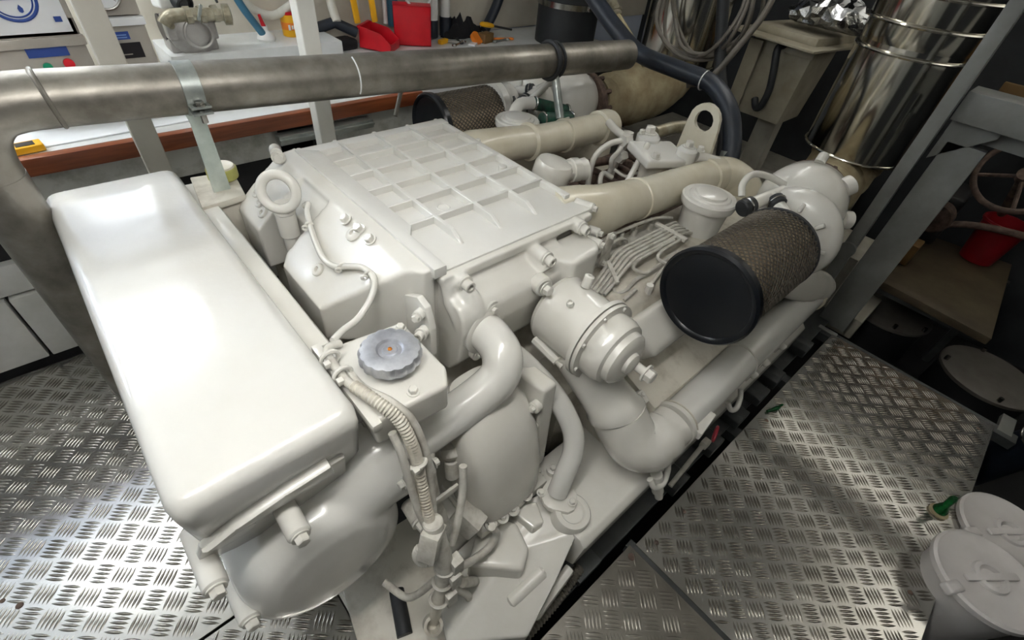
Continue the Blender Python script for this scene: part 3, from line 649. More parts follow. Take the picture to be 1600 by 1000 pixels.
# charge pipes, breathers, filters, turbochargers on both banks
WIRE = None
for s in (0, 1):
    f = (lambda y: y) if s == 0 else (lambda y: 2 - y)
    P = lambda x, y, z: Vector((x, f(y), z))
    cp = B().tube([P(0.93, 0.77, 0.785), P(1.02, 0.75, 0.79), P(1.10, 0.74, 0.785), P(1.20, 0.74, 0.778), P(1.36, 0.738, 0.757), P(1.70, 0.728, 0.735), P(1.78, 0.725, 0.730)],
                  [0.10, 0.088, 0.078, 0.070, 0.065, 0.064, 0.064] if s == 0 else [0.08, 0.074, 0.066, 0.062, 0.060, 0.060, 0.060], 28).out('charge_air_pipe', 'paint_cream', eng)
    B().lathe([(0.062, -0.012), (0.071, -0.004), (0.071, 0.004), (0.062, 0.012)], P(1.30, 0.739, 0.765), (1, -0.01, -0.085), 30).out('pipe_bead', 'paint_cream', cp)
    B().lathe([(0.060, 0), (0.072, 0.004), (0.074, 0.07), (0.070, 0.09)], P(1.73, 0.727, 0.733), (1, -0.01, -0.085), 30).out('hose_cuff', 'paint_cream', cp)
    if s == 0:
        B().tube([P(1.80, 0.725, 0.728), P(1.88, 0.70, 0.715), P(1.93, 0.65, 0.68), P(1.95, 0.60, 0.62)], 0.07, 22, k=5).out('pipe_elbow', 'paint_cream', cp)
    else:
        B().lathe([(0.058, 0), (0.067, 0.003), (0.067, 0.02), (0.058, 0.023)], P(1.50, 0.734, 0.748), (1, 0.01, -0.085), 30).out('pipe_clamp', 'paint_cream', cp)
        B().box(P(1.56, 0.69, 0.79), (0.035, 0.008, 0.012), 0.002).out('clamp_screw', 'overspray', cp)
    # breather with round cap
    bx, by, bz = (1.50, 0.585, 0.80) if s == 0 else (1.375, 0.59, 0.80)
    bre = B().lathe([(0.03, -0.22), (0.045, -0.20), (0.045, -0.165), (0.068, -0.145), (0.074, -0.075), (0.078, -0.045), (0.088, -0.04), (0.091, -0.03), (0.091, -0.014), (0.086, -0.009), (0.070, -0.010), (0.066, -0.005), (0.054, -0.004), (0.052, 0.003), (0.046, 0.005), (0.001, 0.006)],
                    P(bx, by, bz), Z, 40).out('crankcase_breather', 'paint', eng)
    B().torus(P(bx, by, bz - 0.172), Z, 0.047, 0.006, 24, 6).out('breather_clamp', 'overspray', bre)
    # air filter: black end cap, pleated core, wire cage
    fa = P(1.052, 0.318, 0.752) if s == 0 else P(1.137, 0.313, 0.70); L = 0.392
    af = B().lathe([(0.119, 0.01), (0.119, L)], fa, X, 40).out('air_filter', 'filter_paper', eng)
    B().lathe([(0.118, 0.03), (0.136, 0.026), (0.138, 0.004), (0.132, -0.004), (0.124, -0.002), (0.118, 0.004), (0.024, 0.002), (0.014, 0.0035), (0.001, 0.0035)], fa, X, 56).out('end_cap', 'black_gloss', af, label='glossy black round end cap')
    B().lathe([(0.118, 0), (0.129, 0.002), (0.129, 0.014), (0.118, 0.016)], fa + X * (L - 0.012), X, 48).out('rear_rim', 'rubber', af)
    nw = 44; cg = B()
    for d in (1, -1):
        for k in range(nw):
            pts = []
            for q in range(13):
                t = 2 * pi * k / nw + d * q / 12 * 2.6
                pts.append(fa + Vector((0.03 + q / 12 * (L - 0.04), cos(t) * 0.1255, sin(t) * 0.1255)))
            cg.tube(pts, 0.0021, 4, cap=False)
    cg.out('wire_cage', 'mesh_wire', af, kind='stuff')
    # turbocharger: compressor volute, bearing, turbine housing, rusty flange
    tb = B().lathe([(0.10, 0.0), (0.105, 0.03), (0.085, 0.06), (0.085, 0.10)], P(1.455, 0.33, 0.745), X, 36).out('turbocharger', 'paint', eng)
    B().lathe([(0.04, -0.005), (0.125, 0.0), (0.15, 0.02), (0.158, 0.05), (0.150, 0.085), (0.12, 0.105), (0.03, 0.11)], P(1.62, 0.345, 0.71), (1, 0.05, 0.0), 44).out('compressor_housing', 'paint', tb)
    for k in range(9):
        t = 2 * pi * k / 9 + 0.2
        B().box(P(1.617, 0.345 + 0.118 * cos(t), 0.71 + 0.118 * sin(t)), (0.012, 0.03, 0.014), 0.003, 1, rot=(math.degrees(t) if s == 0 else -math.degrees(t), 0, 0)).out('vee_clip', 'paint', tb)
    B().torus(P(1.585, 0.345, 0.715), X, 0.09, 0.004, 30, 6).out('band_clamp', 'steel', tb)
    th = B()
    th.lathe([(0.03, -0.02), (0.10, 0.0), (0.142, 0.05), (0.150, 0.10), (0.142, 0.16), (0.115, 0.20), (0.105, 0.22)], P(1.77, 0.395, 0.725), (1, 0.12 if s == 0 else -0.12, 0.05), 40)
    th = th.out('turbine_housing', 'paint', tb)
    for (dy, dz, r) in [(-0.09, 0.10, 0.034), (-0.14, 0.0, 0.032), (0.02, 0.15, 0.018), (-0.10, -0.11, 0.03)]:
        a = Vector((0.15, dy if s == 0 else -dy, dz))
        B().lathe([(r, 0), (r, 0.03), (r * 0.85, 0.034), (r * 0.6, 0.034), (r * 0.55, 0.026), (0.001, 0.026)], P(1.90, 0.405 + dy * 0.98, 0.73 + dz * 0.98), a, 20).out('plug_boss', 'paint', tb)
    B().lathe([(0.06, 0), (0.135, 0.002), (0.135, 0.03), (0.12, 0.034), (0.12, 0.05), (0.06, 0.052)], P(1.985, 0.43, 0.715), (1, 0.12 if s == 0 else -0.12, 0.05), 36).out('exhaust_flange', 'rusty', tb)
    for k in range(10):
        t = 2 * pi * k / 10
        B().cyl(P(1.975, 0.43 + 0.118 * cos(t), 0.715 + 0.118 * sin(t)), P(2.045, 0.437 + 0.118 * cos(t), 0.718 + 0.118 * sin(t)), 0.011, 6).out('flange_bolt', 'rusty', tb)
    if s == 0:
        B().tube([P(1.68, 0.33, 0.58), P(1.76, 0.26, 0.52), P(1.90, 0.225, 0.46), P(1.97, 0.22, 0.42), P(1.93, 0.218, 0.408)], [0.075, 0.07, 0.064, 0.062, 0.06], 24, k=4).out('compressor_outlet', 'paint', tb)
    # rubber joints and small pipes above the filter
    B().tube([P(1.52, 0.47, 0.80), P(1.60, 0.45, 0.815), P(1.68, 0.43, 0.825)], 0.022, 14).out('vent_pipe', 'paint', tb)
    B().tube([P(1.62, 0.445, 0.82), P(1.60, 0.40, 0.81), P(1.575, 0.36, 0.80)], 0.022, 14, k=3).out('vent_pipe', 'paint', tb)
    for p_, q_ in [(P(1.50, 0.475, 0.796), P(1.545, 0.462, 0.805)), (P(1.615, 0.43, 0.82), P(1.60, 0.40, 0.812))]:
        B().cyl(p_, q_, 0.028, 18, 0.004).out('rubber_sleeve', 'rubber', tb)
        B().torus((p_ + q_) / 2, q_ - p_, 0.0285, 0.003, 20, 6).out('sleeve_clamp', 'steel', tb)
    B().tube([P(1.70, 0.44, 0.84), P(1.66, 0.49, 0.86), P(1.60, 0.52, 0.87), P(1.55, 0.52, 0.85), P(1.53, 0.50, 0.82)], 0.011, 10, k=5).out('oil_line', 'paint', tb)

# far-side hoses with green printing near the far breather
for a, b in [((1.513, 1.47, 0.812), (1.70, 1.425, 0.762)), ((1.475, 1.372, 0.785), (1.65, 1.355, 0.765))]:
    h = B().cyl(a, b, 0.025, 20, 0.004).out('rubber_hose', 'green_hose', eng)
    for t in (0.05, 0.95):
        B().torus(Vector(a).lerp(Vector(b), t), Vector(b) - Vector(a), 0.026, 0.004, 20, 6).out('hose_clamp', 'steel', h)
B().tube([(1.42, 1.49, 0.76), (1.45, 1.485, 0.81), (1.515, 1.47, 0.812)], 0.026, 14, k=3).out('breather_elbow', 'paint', eng)

# valley between the banks: fuel filter head, pipes, lifting plate
B().lathe([(0.062, 0), (0.066, 0.01), (0.066, 0.05), (0.058, 0.064), (0.03, 0.07), (0.001, 0.071)], (1.155, 1.0, 0.762), (0.15, -0.12, 1), 28).out('round_cover', 'paint', eng)
B().lathe([(0.034, 0), (0.036, 0.03), (0.042, 0.032), (0.042, 0.06), (0.036, 0.062), (0.04, 0.09), (0.03, 0.094)], (1.20, 0.985, 0.785), (1, -0.25, -0.05), 10).out('cover_arm', 'paint', eng)
ffh = B().box((1.60, 0.87, 0.80), (0.20, 0.15, 0.035), 0.012, 3, rot=(6, 4, -20)).out('fuel_filter_head', 'paint_smooth', eng)
B().cyl((1.63, 0.95, 0.78), (1.63, 0.95, 0.845), 0.045, 24, 0.012).out('filter_dome', 'paint_smooth', ffh)
B().cyl((1.67, 0.80, 0.77), (1.67, 0.80, 0.84), 0.038, 24, 0.010).out('filter_dome', 'paint_smooth', ffh)
B().cyl((1.60, 0.87, 0.60), (1.60, 0.87, 0.79), 0.055, 22, 0.006).out('filter_bowl', 'paint_worn', ffh)
for (x, y, z, s_) in [(1.63, 0.95, 0.845, 2.2), (1.60, 0.965, 0.845, 1.2), (1.67, 0.80, 0.84, 1.8), (1.70, 0.765, 0.832, 1.4), (1.53, 0.84, 0.815, 1.5)]:
    inst('bolt', HEX, ffh, (x, y, z), Z, scale=s_)
lpz = [(-0.075, -0.12), (0.075, -0.12), (0.065, 0.03)] + [(0.062 * cos(radians(a)), 0.045 + 0.062 * sin(radians(a))) for a in range(0, 181, 20)] + [(-0.065, 0.03)]
lift = B()
ring_o = [Vector((1.78, 0.83 - x, 0.86 + z)) for x, z in lpz]
hole = [Vector((1.78, 0.83 - 0.038 * cos(2 * pi * j / len(lpz) - 1.9), 0.905 + 0.038 * sin(2 * pi * j / len(lpz) - 1.9))) for j in range(len(lpz))]
n_ = len(lpz); off = Vector((0.018, 0, 0))
lift.loft([hole, ring_o, [p + off for p in ring_o], [p + off for p in hole]], cap=False, close=True)
lift.out('lifting_plate', 'paint_cream', eng)
for pts, r in [([(1.44, 1.04, 0.60), (1.45, 1.05, 0.74), (1.50, 1.03, 0.80), (1.56, 1.0, 0.815)], 0.0115), ([(1.44, 0.90, 0.64), (1.47, 0.89, 0.72), (1.54, 0.90, 0.81), (1.57, 0.91, 0.83)], 0.011),
               ([(1.55, 1.03, 0.70), (1.53, 1.02, 0.74), (1.56, 1.02, 0.76), (1.62, 1.04, 0.78)], 0.010), ([(1.48, 0.98, 0.60), (1.46, 1.0, 0.66), (1.49, 1.02, 0.69), (1.53, 1.0, 0.67)], 0.010),
               ([(1.50, 0.98, 0.72), (1.53, 0.94, 0.70), (1.58, 0.92, 0.71), (1.62, 0.84, 0.70)], 0.006), ([(1.72, 0.78, 0.80), (1.77, 0.74, 0.79), (1.82, 0.70, 0.77)], 0.02),
               ([(1.68, 1.18, 0.80), (1.66, 1.12, 0.79), (1.65, 1.06, 0.785)], 0.016), ([(1.66, 1.10, 0.60), (1.66, 1.08, 0.70), (1.66, 1.06, 0.79)], 0.018)]:
    B().tube(pts, r, 12, k=5).out('fuel_pipe', 'paint', eng)
for c, a in [((1.66, 1.06, 0.785), Z), ((1.62, 1.04, 0.72), X), ((1.56, 1.0, 0.815), X)]:
    B().lathe([(0.022, -0.02), (0.024, -0.012), (0.024, 0.012), (0.022, 0.02)], c, a, 6).out('pipe_union', 'paint', eng)
B().tube([(1.72, 0.98, 0.82), (1.80, 0.96, 0.83), (1.88, 0.94, 0.83)], 0.024, 12).out('sensor_elbow', 'bronze', eng)
for i in range(7):
    x = 1.06 + i * 0.13
    B().tube([(x, 1.28, 0.56), (x + 0.03, 1.20, 0.61), (x + 0.06, 1.06, 0.60), (x + 0.10, 0.98, 0.56)], 0.013, 10, k=4).out('valley_pipe', 'rusty', eng)
    B().lathe([(0.024, 0), (0.024, 0.035), (0.016, 0.045), (0.001, 0.045)], (x + 0.02, 1.15 - 0.02 * (i % 2), 0.56), Z, 12).out('valley_fitting', 'rusty', eng)
B().tube([(1.10, 1.18, 0.63), (1.3, 1.17, 0.66), (1.5, 1.16, 0.66), (1.75, 1.14, 0.64)], 0.018, 12, k=4).out('valley_pipe', 'rusty', eng)
B().tube([(1.02, 0.93, 0.58), (1.15, 0.95, 0.62), (1.30, 0.93, 0.61), (1.45, 0.90, 0.58)], 0.015, 10, k=4).out('valley_pipe', 'rusty', eng)
B().ext((0.95, 0.80, 0.50), (1.9, 1.2, 0.565), 0.01).out('valley_floor', 'rusty', blk)

# front lower casting with round boss, feed pump bulge
CP = [(0.36, 0.395), (0.46, 0.395), (0.56, 0.345), (0.64, 0.325), (0.655, 0.26), (0.635, 0.21), (0.575, 0.205), (0.46, 0.165), (0.34, 0.13), (0.18, 0.25), (0.21, 0.33), (0.28, 0.40)]
lw_ = B(); t_ = bmesh.new()
top_ = [t_.verts.new((x, y, 0.256 - max(0.0, 0.56 - x) * 0.40 - max(0.0, 0.22 - y) * 0.55)) for x, y in CP]
bot_ = [t_.verts.new((0.42 + (x - 0.42) * 0.97, 0.30 + (y - 0.30) * 0.93, -0.10)) for x, y in CP]
cen_ = t_.verts.new((0.43, 0.29, 0.208))
for k_ in range(len(CP)):
    n_ = (k_ + 1) % len(CP)
    t_.faces.new((top_[k_], top_[n_], cen_)); t_.faces.new((bot_[k_], bot_[n_], top_[n_], top_[k_]))
t_.faces.new(bot_[::-1])
bmesh.ops.recalc_face_normals(t_, faces=t_.faces[:])
bmesh.ops.bevel(t_, geom=t_.edges[:], offset=0.008, segments=2, profile=0.6, affect='EDGES', clamp_overlap=True)
lw_.merge(t_)
low = lw_.out('timing_case', 'paint', eng, 45)
B().prism([(0.30, 0.33), (0.36, 0.375), (0.45, 0.37), (0.47, 0.33), (0.45, 0.26), (0.40, 0.23)], (0, 0, 0.05), X, Y, 0.185, 0.014, 3).out('raised_web', 'paint', low)
B().prism([(0.47, 0.375), (0.545, 0.335), (0.52, 0.28), (0.485, 0.285)], (0, 0, 0.05), X, Y, 0.205, 0.008, 3).out('raised_web', 'paint', low)
B().lathe([(0.052, -0.06), (0.052, 0.004), (0.048, 0.010), (0.034, 0.010), (0.030, 0.004), (0.001, 0.005)], (0.592, 0.248, 0.266), (0.0, -0.12, 1), 36).out('round_boss', 'paint', low)
B().cyl((0.46, 0.205, 0.185), (0.35, 0.215, 0.14), 0.019, 16, 0.006).out('cast_bar', 'paint', low)
B().cyl((0.40, 0.17, 0.10), (0.24, 0.20, 0.04), 0.028, 18, 0.008).out('cast_bar', 'paint', low)
B().box((0.47, 0.165, 0.09), (0.16, 0.03, 0.05), 0.010, 2, rot=(0, -16, 6)).out('cast_bar', 'paint', low)
B().cyl((0.285, 0.345, 0.15), (0.275, 0.315, 0.17), 0.013, 12, 0.004).out('stub_pin', 'paint_worn', low)
B().ext((0.30, 0.40, -0.1), (0.66, 0.60, 0.25), 0.02).out('case_body', 'paint', low)
bul = B(); rings = []
for z, a, b, cy in [(0.26, 0.09, 0.07, 0.43), (0.30, 0.115, 0.085, 0.43), (0.40, 0.12, 0.095, 0.45), (0.50, 0.115, 0.10, 0.48), (0.58, 0.10, 0.09, 0.51), (0.62, 0.07, 0.06, 0.52)]:
    rings.append(sup((0.475, cy, z), X, Y, a, b, 3.0, 32))
bul.loft(rings).out('water_pump', 'paint', eng)
wp = B().ext((0.36, 0.35, 0.245), (0.60, 0.53, 0.285), 0.012, 2).out('pump_flange', 'paint', eng)
for k, (x, y) in enumerate([(0.395, 0.36), (0.43, 0.355), (0.465, 0.352), (0.52, 0.36)]):
    B().lathe([(0.017, 0), (0.017, 0.012), (0.010, 0.014), (0.006, 0.008), (0.001, 0.008)], (x, y, 0.28), (0, -0.4, 1), 16).out('bolt_collar', 'paint', wp)
    inst('bolt', HEX, wp, (x, y, 0.288), (0, -0.4, 1))
gp = B().prism([(0.40, 0.28), (0.60, 0.28), (0.62, 0.45), (0.60, 0.60), (0.42, 0.62)], (0.585, 0, 0), Y, Z, 0.05, 0.012, 3).out('gear_case_cover', 'paint', eng)
B().prism([(0.42, 0.30), (0.50, 0.30), (0.51, 0.42), (0.47, 0.50), (0.42, 0.45)], (0.57, 0, 0), Y, Z, 0.03, 0.012, 3).out('cover_pad', 'paint', gp)
for (y, z) in [(0.43, 0.56), (0.43, 0.48), (0.425, 0.40), (0.425, 0.34), (0.47, 0.315), (0.52, 0.31)]:
    B().lathe([(0.016, 0), (0.016, 0.016), (0.013, 0.018)], (0.585, y, z), (-1, -0.1, 0.1), 16).out('bolt_collar', 'paint', gp)
    inst('bolt', HEX, gp, (0.569, y - 0.002, z + 0.002), (-1, -0.1, 0.1))
for (x, y) in [(0.64, 0.37), (0.67, 0.36), (0.60, 0.39), (0.71, 0.345)]:
    B().lathe([(0.017, -0.02), (0.017, 0.010), (0.010, 0.012), (0.006, 0.006), (0.001, 0.006)], (x, y, 0.262), Z, 16).out('bolt_collar', 'paint', gp)
    inst('bolt', HEX, gp, (x, y, 0.272), Z)
for (x, y, z, sx, sy, sz, rz) in [(0.425, 0.475, 0.555, 0.055, 0.06, 0.055, 25), (0.340, 0.385, 0.345, 0.05, 0.07, 0.06, 20)]:
    q = B().box((x, y, z), (sx, sy, sz), 0.006, 2, rot=(20, 15, rz)).out('sensor_block', 'overspray', eng)
    B().cyl((x + 0.02, y + 0.02, z), (x + 0.055, y + 0.02, z - 0.002), 0.016, 8).out('sensor_nut', 'overspray', q)
B().cyl((0.365, 0.50, 0.52), (0.355, 0.475, 0.49), 0.026, 18, 0.010).out('solenoid', 'overspray', eng)
B().cyl((0.353, 0.473, 0.49), (0.345, 0.455, 0.445), 0.017, 14, 0.003).out('solenoid_stem', 'overspray', eng)
# wiring harness with corrugated sleeve
har = B().tube([(0.225, 0.665, 0.805), (0.20, 0.66, 0.812), (0.190, 0.637, 0.812), (0.189, 0.56, 0.812), (0.207, 0.492, 0.812), (0.224, 0.455, 0.787), (0.232, 0.432, 0.735), (0.234, 0.42, 0.68), (0.230, 0.40, 0.61), (0.224, 0.376, 0.56), (0.222, 0.362, 0.52)], 0.0085, 12, k=6).out('wiring_harness', 'overspray', eng)
path = catmull([(0.192, 0.55, 0.813), (0.207, 0.492, 0.813), (0.224, 0.455, 0.789), (0.232, 0.432, 0.737), (0.234, 0.42, 0.682), (0.230, 0.40, 0.612), (0.224, 0.376, 0.56), (0.222, 0.362, 0.52)], 16)
rr = [0.0125 if (i // 1) % 2 else 0.0100 for i in range(len(path))]
B().tube(path, rr, 12).out('corrugated_sleeve', 'paint_worn', har)
B().tube([(0.205, 0.60, 0.803), (0.206, 0.54, 0.806), (0.228, 0.485, 0.806), (0.248, 0.450, 0.77), (0.256, 0.422, 0.69), (0.25, 0.40, 0.60), (0.235, 0.37, 0.52)], 0.0075, 10, k=6).out('harness_wire', 'overspray', har)
B().tube([(0.208, 0.452, 0.765), (0.210, 0.430, 0.72), (0.210, 0.412, 0.65), (0.21, 0.39, 0.57), (0.215, 0.37, 0.51)], 0.008, 10, k=6).out('harness_wire', 'overspray', har)
for p, ax in [((0.234, 0.42, 0.68), (0.0, -0.3, -0.9)), ((0.190, 0.585, 0.812), (0, 1, 0)), ((0.190, 0.635, 0.812), (0, 1, 0))]:
    B().torus(p, ax, 0.0165, 0.0045, 18, 8).out('cable_tie', 'paint', har)
    B().box(Vector(p) + Vector((-0.012, -0.016, 0.004)), (0.012, 0.012, 0.012), 0.002).out('tie_head', 'paint', har)
con = B().cyl((0.224, 0.360, 0.545), (0.224, 0.353, 0.516), 0.021, 18, 0.003).out('connector', 'overspray', har)
B().box((0.209, 0.344, 0.496), (0.047, 0.040, 0.074), 0.004, 2, rot=(0, 20, 30)).out('connector_plug', 'overspray', har)
lo_ = catmull([(0.205, 0.347, 0.491), (0.186, 0.355, 0.482), (0.178, 0.355, 0.452), (0.187, 0.346, 0.418), (0.213, 0.336, 0.413), (0.231, 0.341, 0.438)], 9)
B().tube(lo_, [0.0095 if i % 2 else 0.0075 for i in range(len(lo_))], 10).out('corrugated_loop', 'overspray', har)
B().tube([(0.224, 0.352, 0.516), (0.224, 0.335, 0.452), (0.222, 0.320, 0.384), (0.215, 0.314, 0.336)], [0.020, 0.022, 0.019, 0.018], 14, k=4).out('harness_trunk', 'overspray', har)
B().tube([(0.215, 0.314, 0.336), (0.198, 0.305, 0.287), (0.183, 0.299, 0.228), (0.175, 0.298, 0.180)], [0.015, 0.015, 0.014, 0.014], 14, k=4).out('harness_tail', 'paint_worn', har)
B().lathe([(0.016, 0), (0.023, 0.01), (0.023, 0.035), (0.016, 0.037), (0.014, 0.012), (0.001, 0.012)], (0.170, 0.301, 0.170), (-0.15, -0.5, 0.85), 18).out('tail_socket', 'paint_worn', har)
for p in [(0.223, 0.320, 0.379), (0.212, 0.313, 0.331), (0.195, 0.304, 0.272)]:
    B().torus(p, (0.252, 0.158, 0.940), 0.020, 0.004, 18, 6).out('cable_tie', 'overspray', har)
    B().box(Vector(p) + Vector((0.022, -0.012, 0.01)), (0.026, 0.028, 0.062), 0.002).out('tie_head', 'overspray', har)
for pts, r in [([(0.337, 0.408, 0.570), (0.318, 0.384, 0.501), (0.283, 0.356, 0.443), (0.258, 0.341, 0.413)], 0.009), ([(0.374, 0.333, 0.345), (0.386, 0.325, 0.297), (0.356, 0.320, 0.267), (0.293, 0.320, 0.287), (0.235, 0.324, 0.336)], 0.010),
               ([(0.126, 0.437, 0.209), (0.146, 0.377, 0.209), (0.169, 0.351, 0.248), (0.210, 0.334, 0.306)], 0.009), ([(0.282, 0.288, 0.100), (0.272, 0.293, 0.170), (0.248, 0.306, 0.228), (0.223, 0.310, 0.287)], 0.010),
               ([(0.312, 0.308, 0.150), (0.299, 0.302, 0.189), (0.266, 0.306, 0.238)], 0.012), ([(0.312, 0.508, 0.600), (0.282, 0.468, 0.560), (0.275, 0.440, 0.462), (0.284, 0.413, 0.345)], 0.02)]:
    B().tube(pts, r, 10, k=5).out('harness_wire', 'overspray', har)
# front mounting foot with slotted plate
ft = B().prism([(0.015, 0.40), (0.06, 0.22), (0.15, 0.17), (0.34, 0.17), (0.36, 0.60), (0.06, 0.62)], (0, 0, 0.0), X, Y, 0.05, 0.006).out('mounting_foot', 'paint_worn', eng)
B().tube([(0.155, 0.45, 0.055), (0.115, 0.345, 0.055)], 0.020, 12).out('foot_slot', 'rubber', ft)
inst('bolt', HEX, ft, (0.125, 0.24, 0.05), Z, scale=1.8)
B().ext((0.02, 0.36, -0.45), (0.42, 0.58, 0.0), 0.01).out('front_support', 'paint_worn', eng)
# far-front bracket carrying the exhaust stanchion
fbk = B().prism([(0.175, 1.335), (0.29, 1.345), (0.31, 1.50), (0.20, 1.52)], (0, 0, 0.775), X, Y, 0.018, 0.004).out('stanchion_bracket', 'paint_worn', eng)
B().prism([(0.19, 1.35), (0.285, 1.355), (0.30, 1.50), (0.21, 1.51)], (0, 0, 0.60), X, Y, 0.18, 0.006).out('bracket_body', 'paint_worn', fbk)

# ------------------------------------------------------------------ engine bed rails in the bilge
for i, (y, lab) in enumerate([(0.20, 'dark grey steel engine bed rail beside the near floor plates'), (1.80, 'dark grey steel engine bed rail on the far side under the bench')]):
    t = thing('engine_bed_rail', (1.3, y, -0.55), lab, 'rail')
    B().ext((0.15, y - 0.06, -0.025), (2.9, y + 0.055, -0.005), 0.003).out('top_flange', 'dark_rail', t)
    B().ext((0.15, y - 0.012, -0.55), (2.9, y + 0.012, -0.02)).out('web', 'dark_rail', t)
    if i == 0:
        B().box((0.62, 0.195, 0.012), (0.10, 0.12, 0.03), 0.004).out('chock', 'dark_rail', t)
        for x in (1.08, 1.32, 1.52, 1.70, 1.85, 2.15):
            B().prism([(-0.05, 0.0), (0.05, 0.0), (0.05, 0.03), (0.02, 0.06), (-0.03, 0.06), (-0.05, 0.04)], (x, 0.185, 0.0), X, Z, 0.07, 0.004).out('mount_block', 'dark_rail', t)
cor = catmull([(0.36, 0.145, 0.02), (0.48, 0.150, 0.03), (0.60, 0.165, 0.035)], 22)
B().tube(cor, [0.017 if k % 2 else 0.013 for k in range(len(cor))], 12).out('conduit', 'cable_grey', None, label='grey corrugated conduit tucked between rail and engine foot', cat='conduit')
ds = thing('dipstick', (1.15, 0.13, 0.10), 'dipstick with a pink-red ring handle beside the engine rail', 'dipstick')
B().tube([(0.99, 0.135, 0.10), (1.16, 0.142, 0.17)], 0.008, 10).out('tube', 'overspray', ds)
B().box((1.165, 0.14, 0.175), (0.03, 0.025, 0.03), 0.004).out('collar', 'overspray', ds)
B().tube([Vector((1.20 + 0.030 * cos(a), 0.135 + 0.010 * cos(a), 0.205 + 0.016 * sin(a))) for a in [2 * pi * j / 20 for j in range(20)]], 0.0045, 8, close=True).out('ring_handle', 'red_tag', ds)
# green bits on the plates
gb = B().tube([(1.66, 0.075, 0.006), (1.70, 0.058, 0.010), (1.745, 0.05, 0.008)], [0.006, 0.009, 0.005], 10, k=4).out('green_plastic_scrap', 'green_glass', None, label='scrap of green plastic lying on the plate edge near the dipstick', cat='scrap')

# ------------------------------------------------------------------ overhead exhaust pipe
ex = thing('exhaust_pipe', (-0.165, 1.43, 0.0), 'dull stained steel exhaust pipe crossing above the engine and turning down', 'pipe')
A0, A1 = Vector((-0.02, 1.43, 1.066)), Vector((1.95, 1.355, 0.985))
B().tube([A0, A1], 0.0575, 40).out('straight_run', 'steel_pipe', ex)
B().tube([A0, (-0.07, 1.43, 1.066), (-0.115, 1.43, 1.055), (-0.15, 1.43, 1.02), (-0.165, 1.43, 0.97), (-0.167, 1.43, 0.92)], 0.0575, 40, k=4).out('elbow', 'steel_pipe', ex)
B().tube([(-0.167, 1.43, 0.93), (-0.172, 1.46, 0.45), (-0.178, 1.48, -0.2)], 0.0585, 36).out('down_leg', 'steel_pipe', ex)
B().torus(A0 + Vector((0.012, 0, 0)), (1, 0, 0.08), 0.0575, 0.005, 40, 8).out('weld_seam', 'steel_pipe', ex)
for z in (0.20, 0.08):
    B().torus((-0.175, 1.473, z), Z, 0.0585, 0.005, 36, 6).out('weld_seam', 'steel_pipe', ex)
dirx = (A1 - A0).normalized()
def on(x): return A0 + dirx * ((x - A0.x) / dirx.x)
B().lathe([(0.0578, 0), (0.0605, 0.001), (0.0605, 0.041), (0.0578, 0.042)], on(0.235), dirx, 40).out('clamp_band', 'galv', ex)
B().box(on(0.255) + Vector((0, -0.064, -0.022)), (0.045, 0.034, 0.006), 0.002).out('clamp_tab', 'galv', ex)
B().box(on(0.255) + Vector((0, -0.064, -0.036)), (0.045, 0.034, 0.006), 0.002).out('clamp_tab', 'galv', ex)
inst('bolt', HEXSTEEL, ex, on(0.255) + Vector((0, -0.068, -0.019)), Z)
B().cyl(on(0.255) + Vector((0, -0.068, -0.03)), on(0.255) + Vector((0, -0.068, -0.06)), 0.007, 8).out('clamp_screw', 'steel', ex)
B().prism([(-0.022, 0.0), (0.022, 0.0), (0.018, 0.19), (0.024, 0.225), (-0.024, 0.225), (-0.018, 0.19)], (0.248, 1.405, 0.79), X, Z, 0.008, 0.002).out('stanchion', 'pale_strip', ex)
# white paint mark
B().tube([on(0.675) + Vector((0, -0.0575 * sin(a), 0.0575 * cos(a))) for a in [radians(q) for q in range(20, 140, 10)]], 0.0022, 6).out('paint_streak', 'label_white', ex)
# rear clamp and stanchion
B().torus(on(1.475), dirx, 0.062, 0.010, 36, 8).out('rubber_strap', 'rubber', ex)
B().torus(on(1.505), dirx, 0.061, 0.006, 36, 8).out('rubber_strap', 'rubber', ex)
B().cyl(on(1.49) + Vector((0, -0.03, -0.05)), (1.48, 1.275, 0.82), 0.017, 14).out('stanchion', 'galv', ex)

B().tube([(0.925, 1.60, 0.815), (1.02, 1.66, 0.96)], 0.008, 10).out('steel_rod', 'cable_grey', None, label='thin dark steel rod leaning up to the overhead pipe', cat='rod')
# ------------------------------------------------------------------ instrument boxes on the far side
ib = thing('control_box', (0.05, 2.15, 0.80), 'grey control box with a round blue emblem, a blue plate and push buttons', 'control box')
B().ext((-0.10, 2.12, 0.80), (0.145, 2.40, 1.075), 0.006).out('body', 'panel_grey', ib)
B().prism([(-0.10, 1.025), (0.15, 1.025), (0.15, 1.0), (-0.10, 1.0)], (0, 2.13, 0), X, Z, 0.03, 0.004).out('ledge', 'panel_grey', ib)
B().prism([(-0.085, 1.035), (0.13, 1.035), (0.13, 1.22), (-0.085, 1.22)], (0, 2.119, 0), X, Z, 0.004).out('emblem_plate', 'label_white', ib)
B().ext((-0.10, 2.12, 1.02), (0.145, 2.40, 1.22), 0.006).out('upper_body', 'panel_grey', ib)
ec = Vector((0.022, 2.114, 1.125))
B().torus(ec, Y, 0.056, 0.0045, 48, 6).out('emblem_ring', 'blue_print', ib)
B().torus(ec, Y, 0.047, 0.0022, 48, 6).out('emblem_ring', 'blue_print', ib)
B().prism([(0.043 * cos(radians(a)), 0.043 * sin(radians(a))) for a in range(0, 181, 12)], ec, X, Z, 0.002).out('emblem_half', 'light_blue_print', ib)
B().box(ec + Vector((0, -0.001, -0.002)), (0.088, 0.003, 0.005)).out('emblem_bar', 'blue_print', ib)
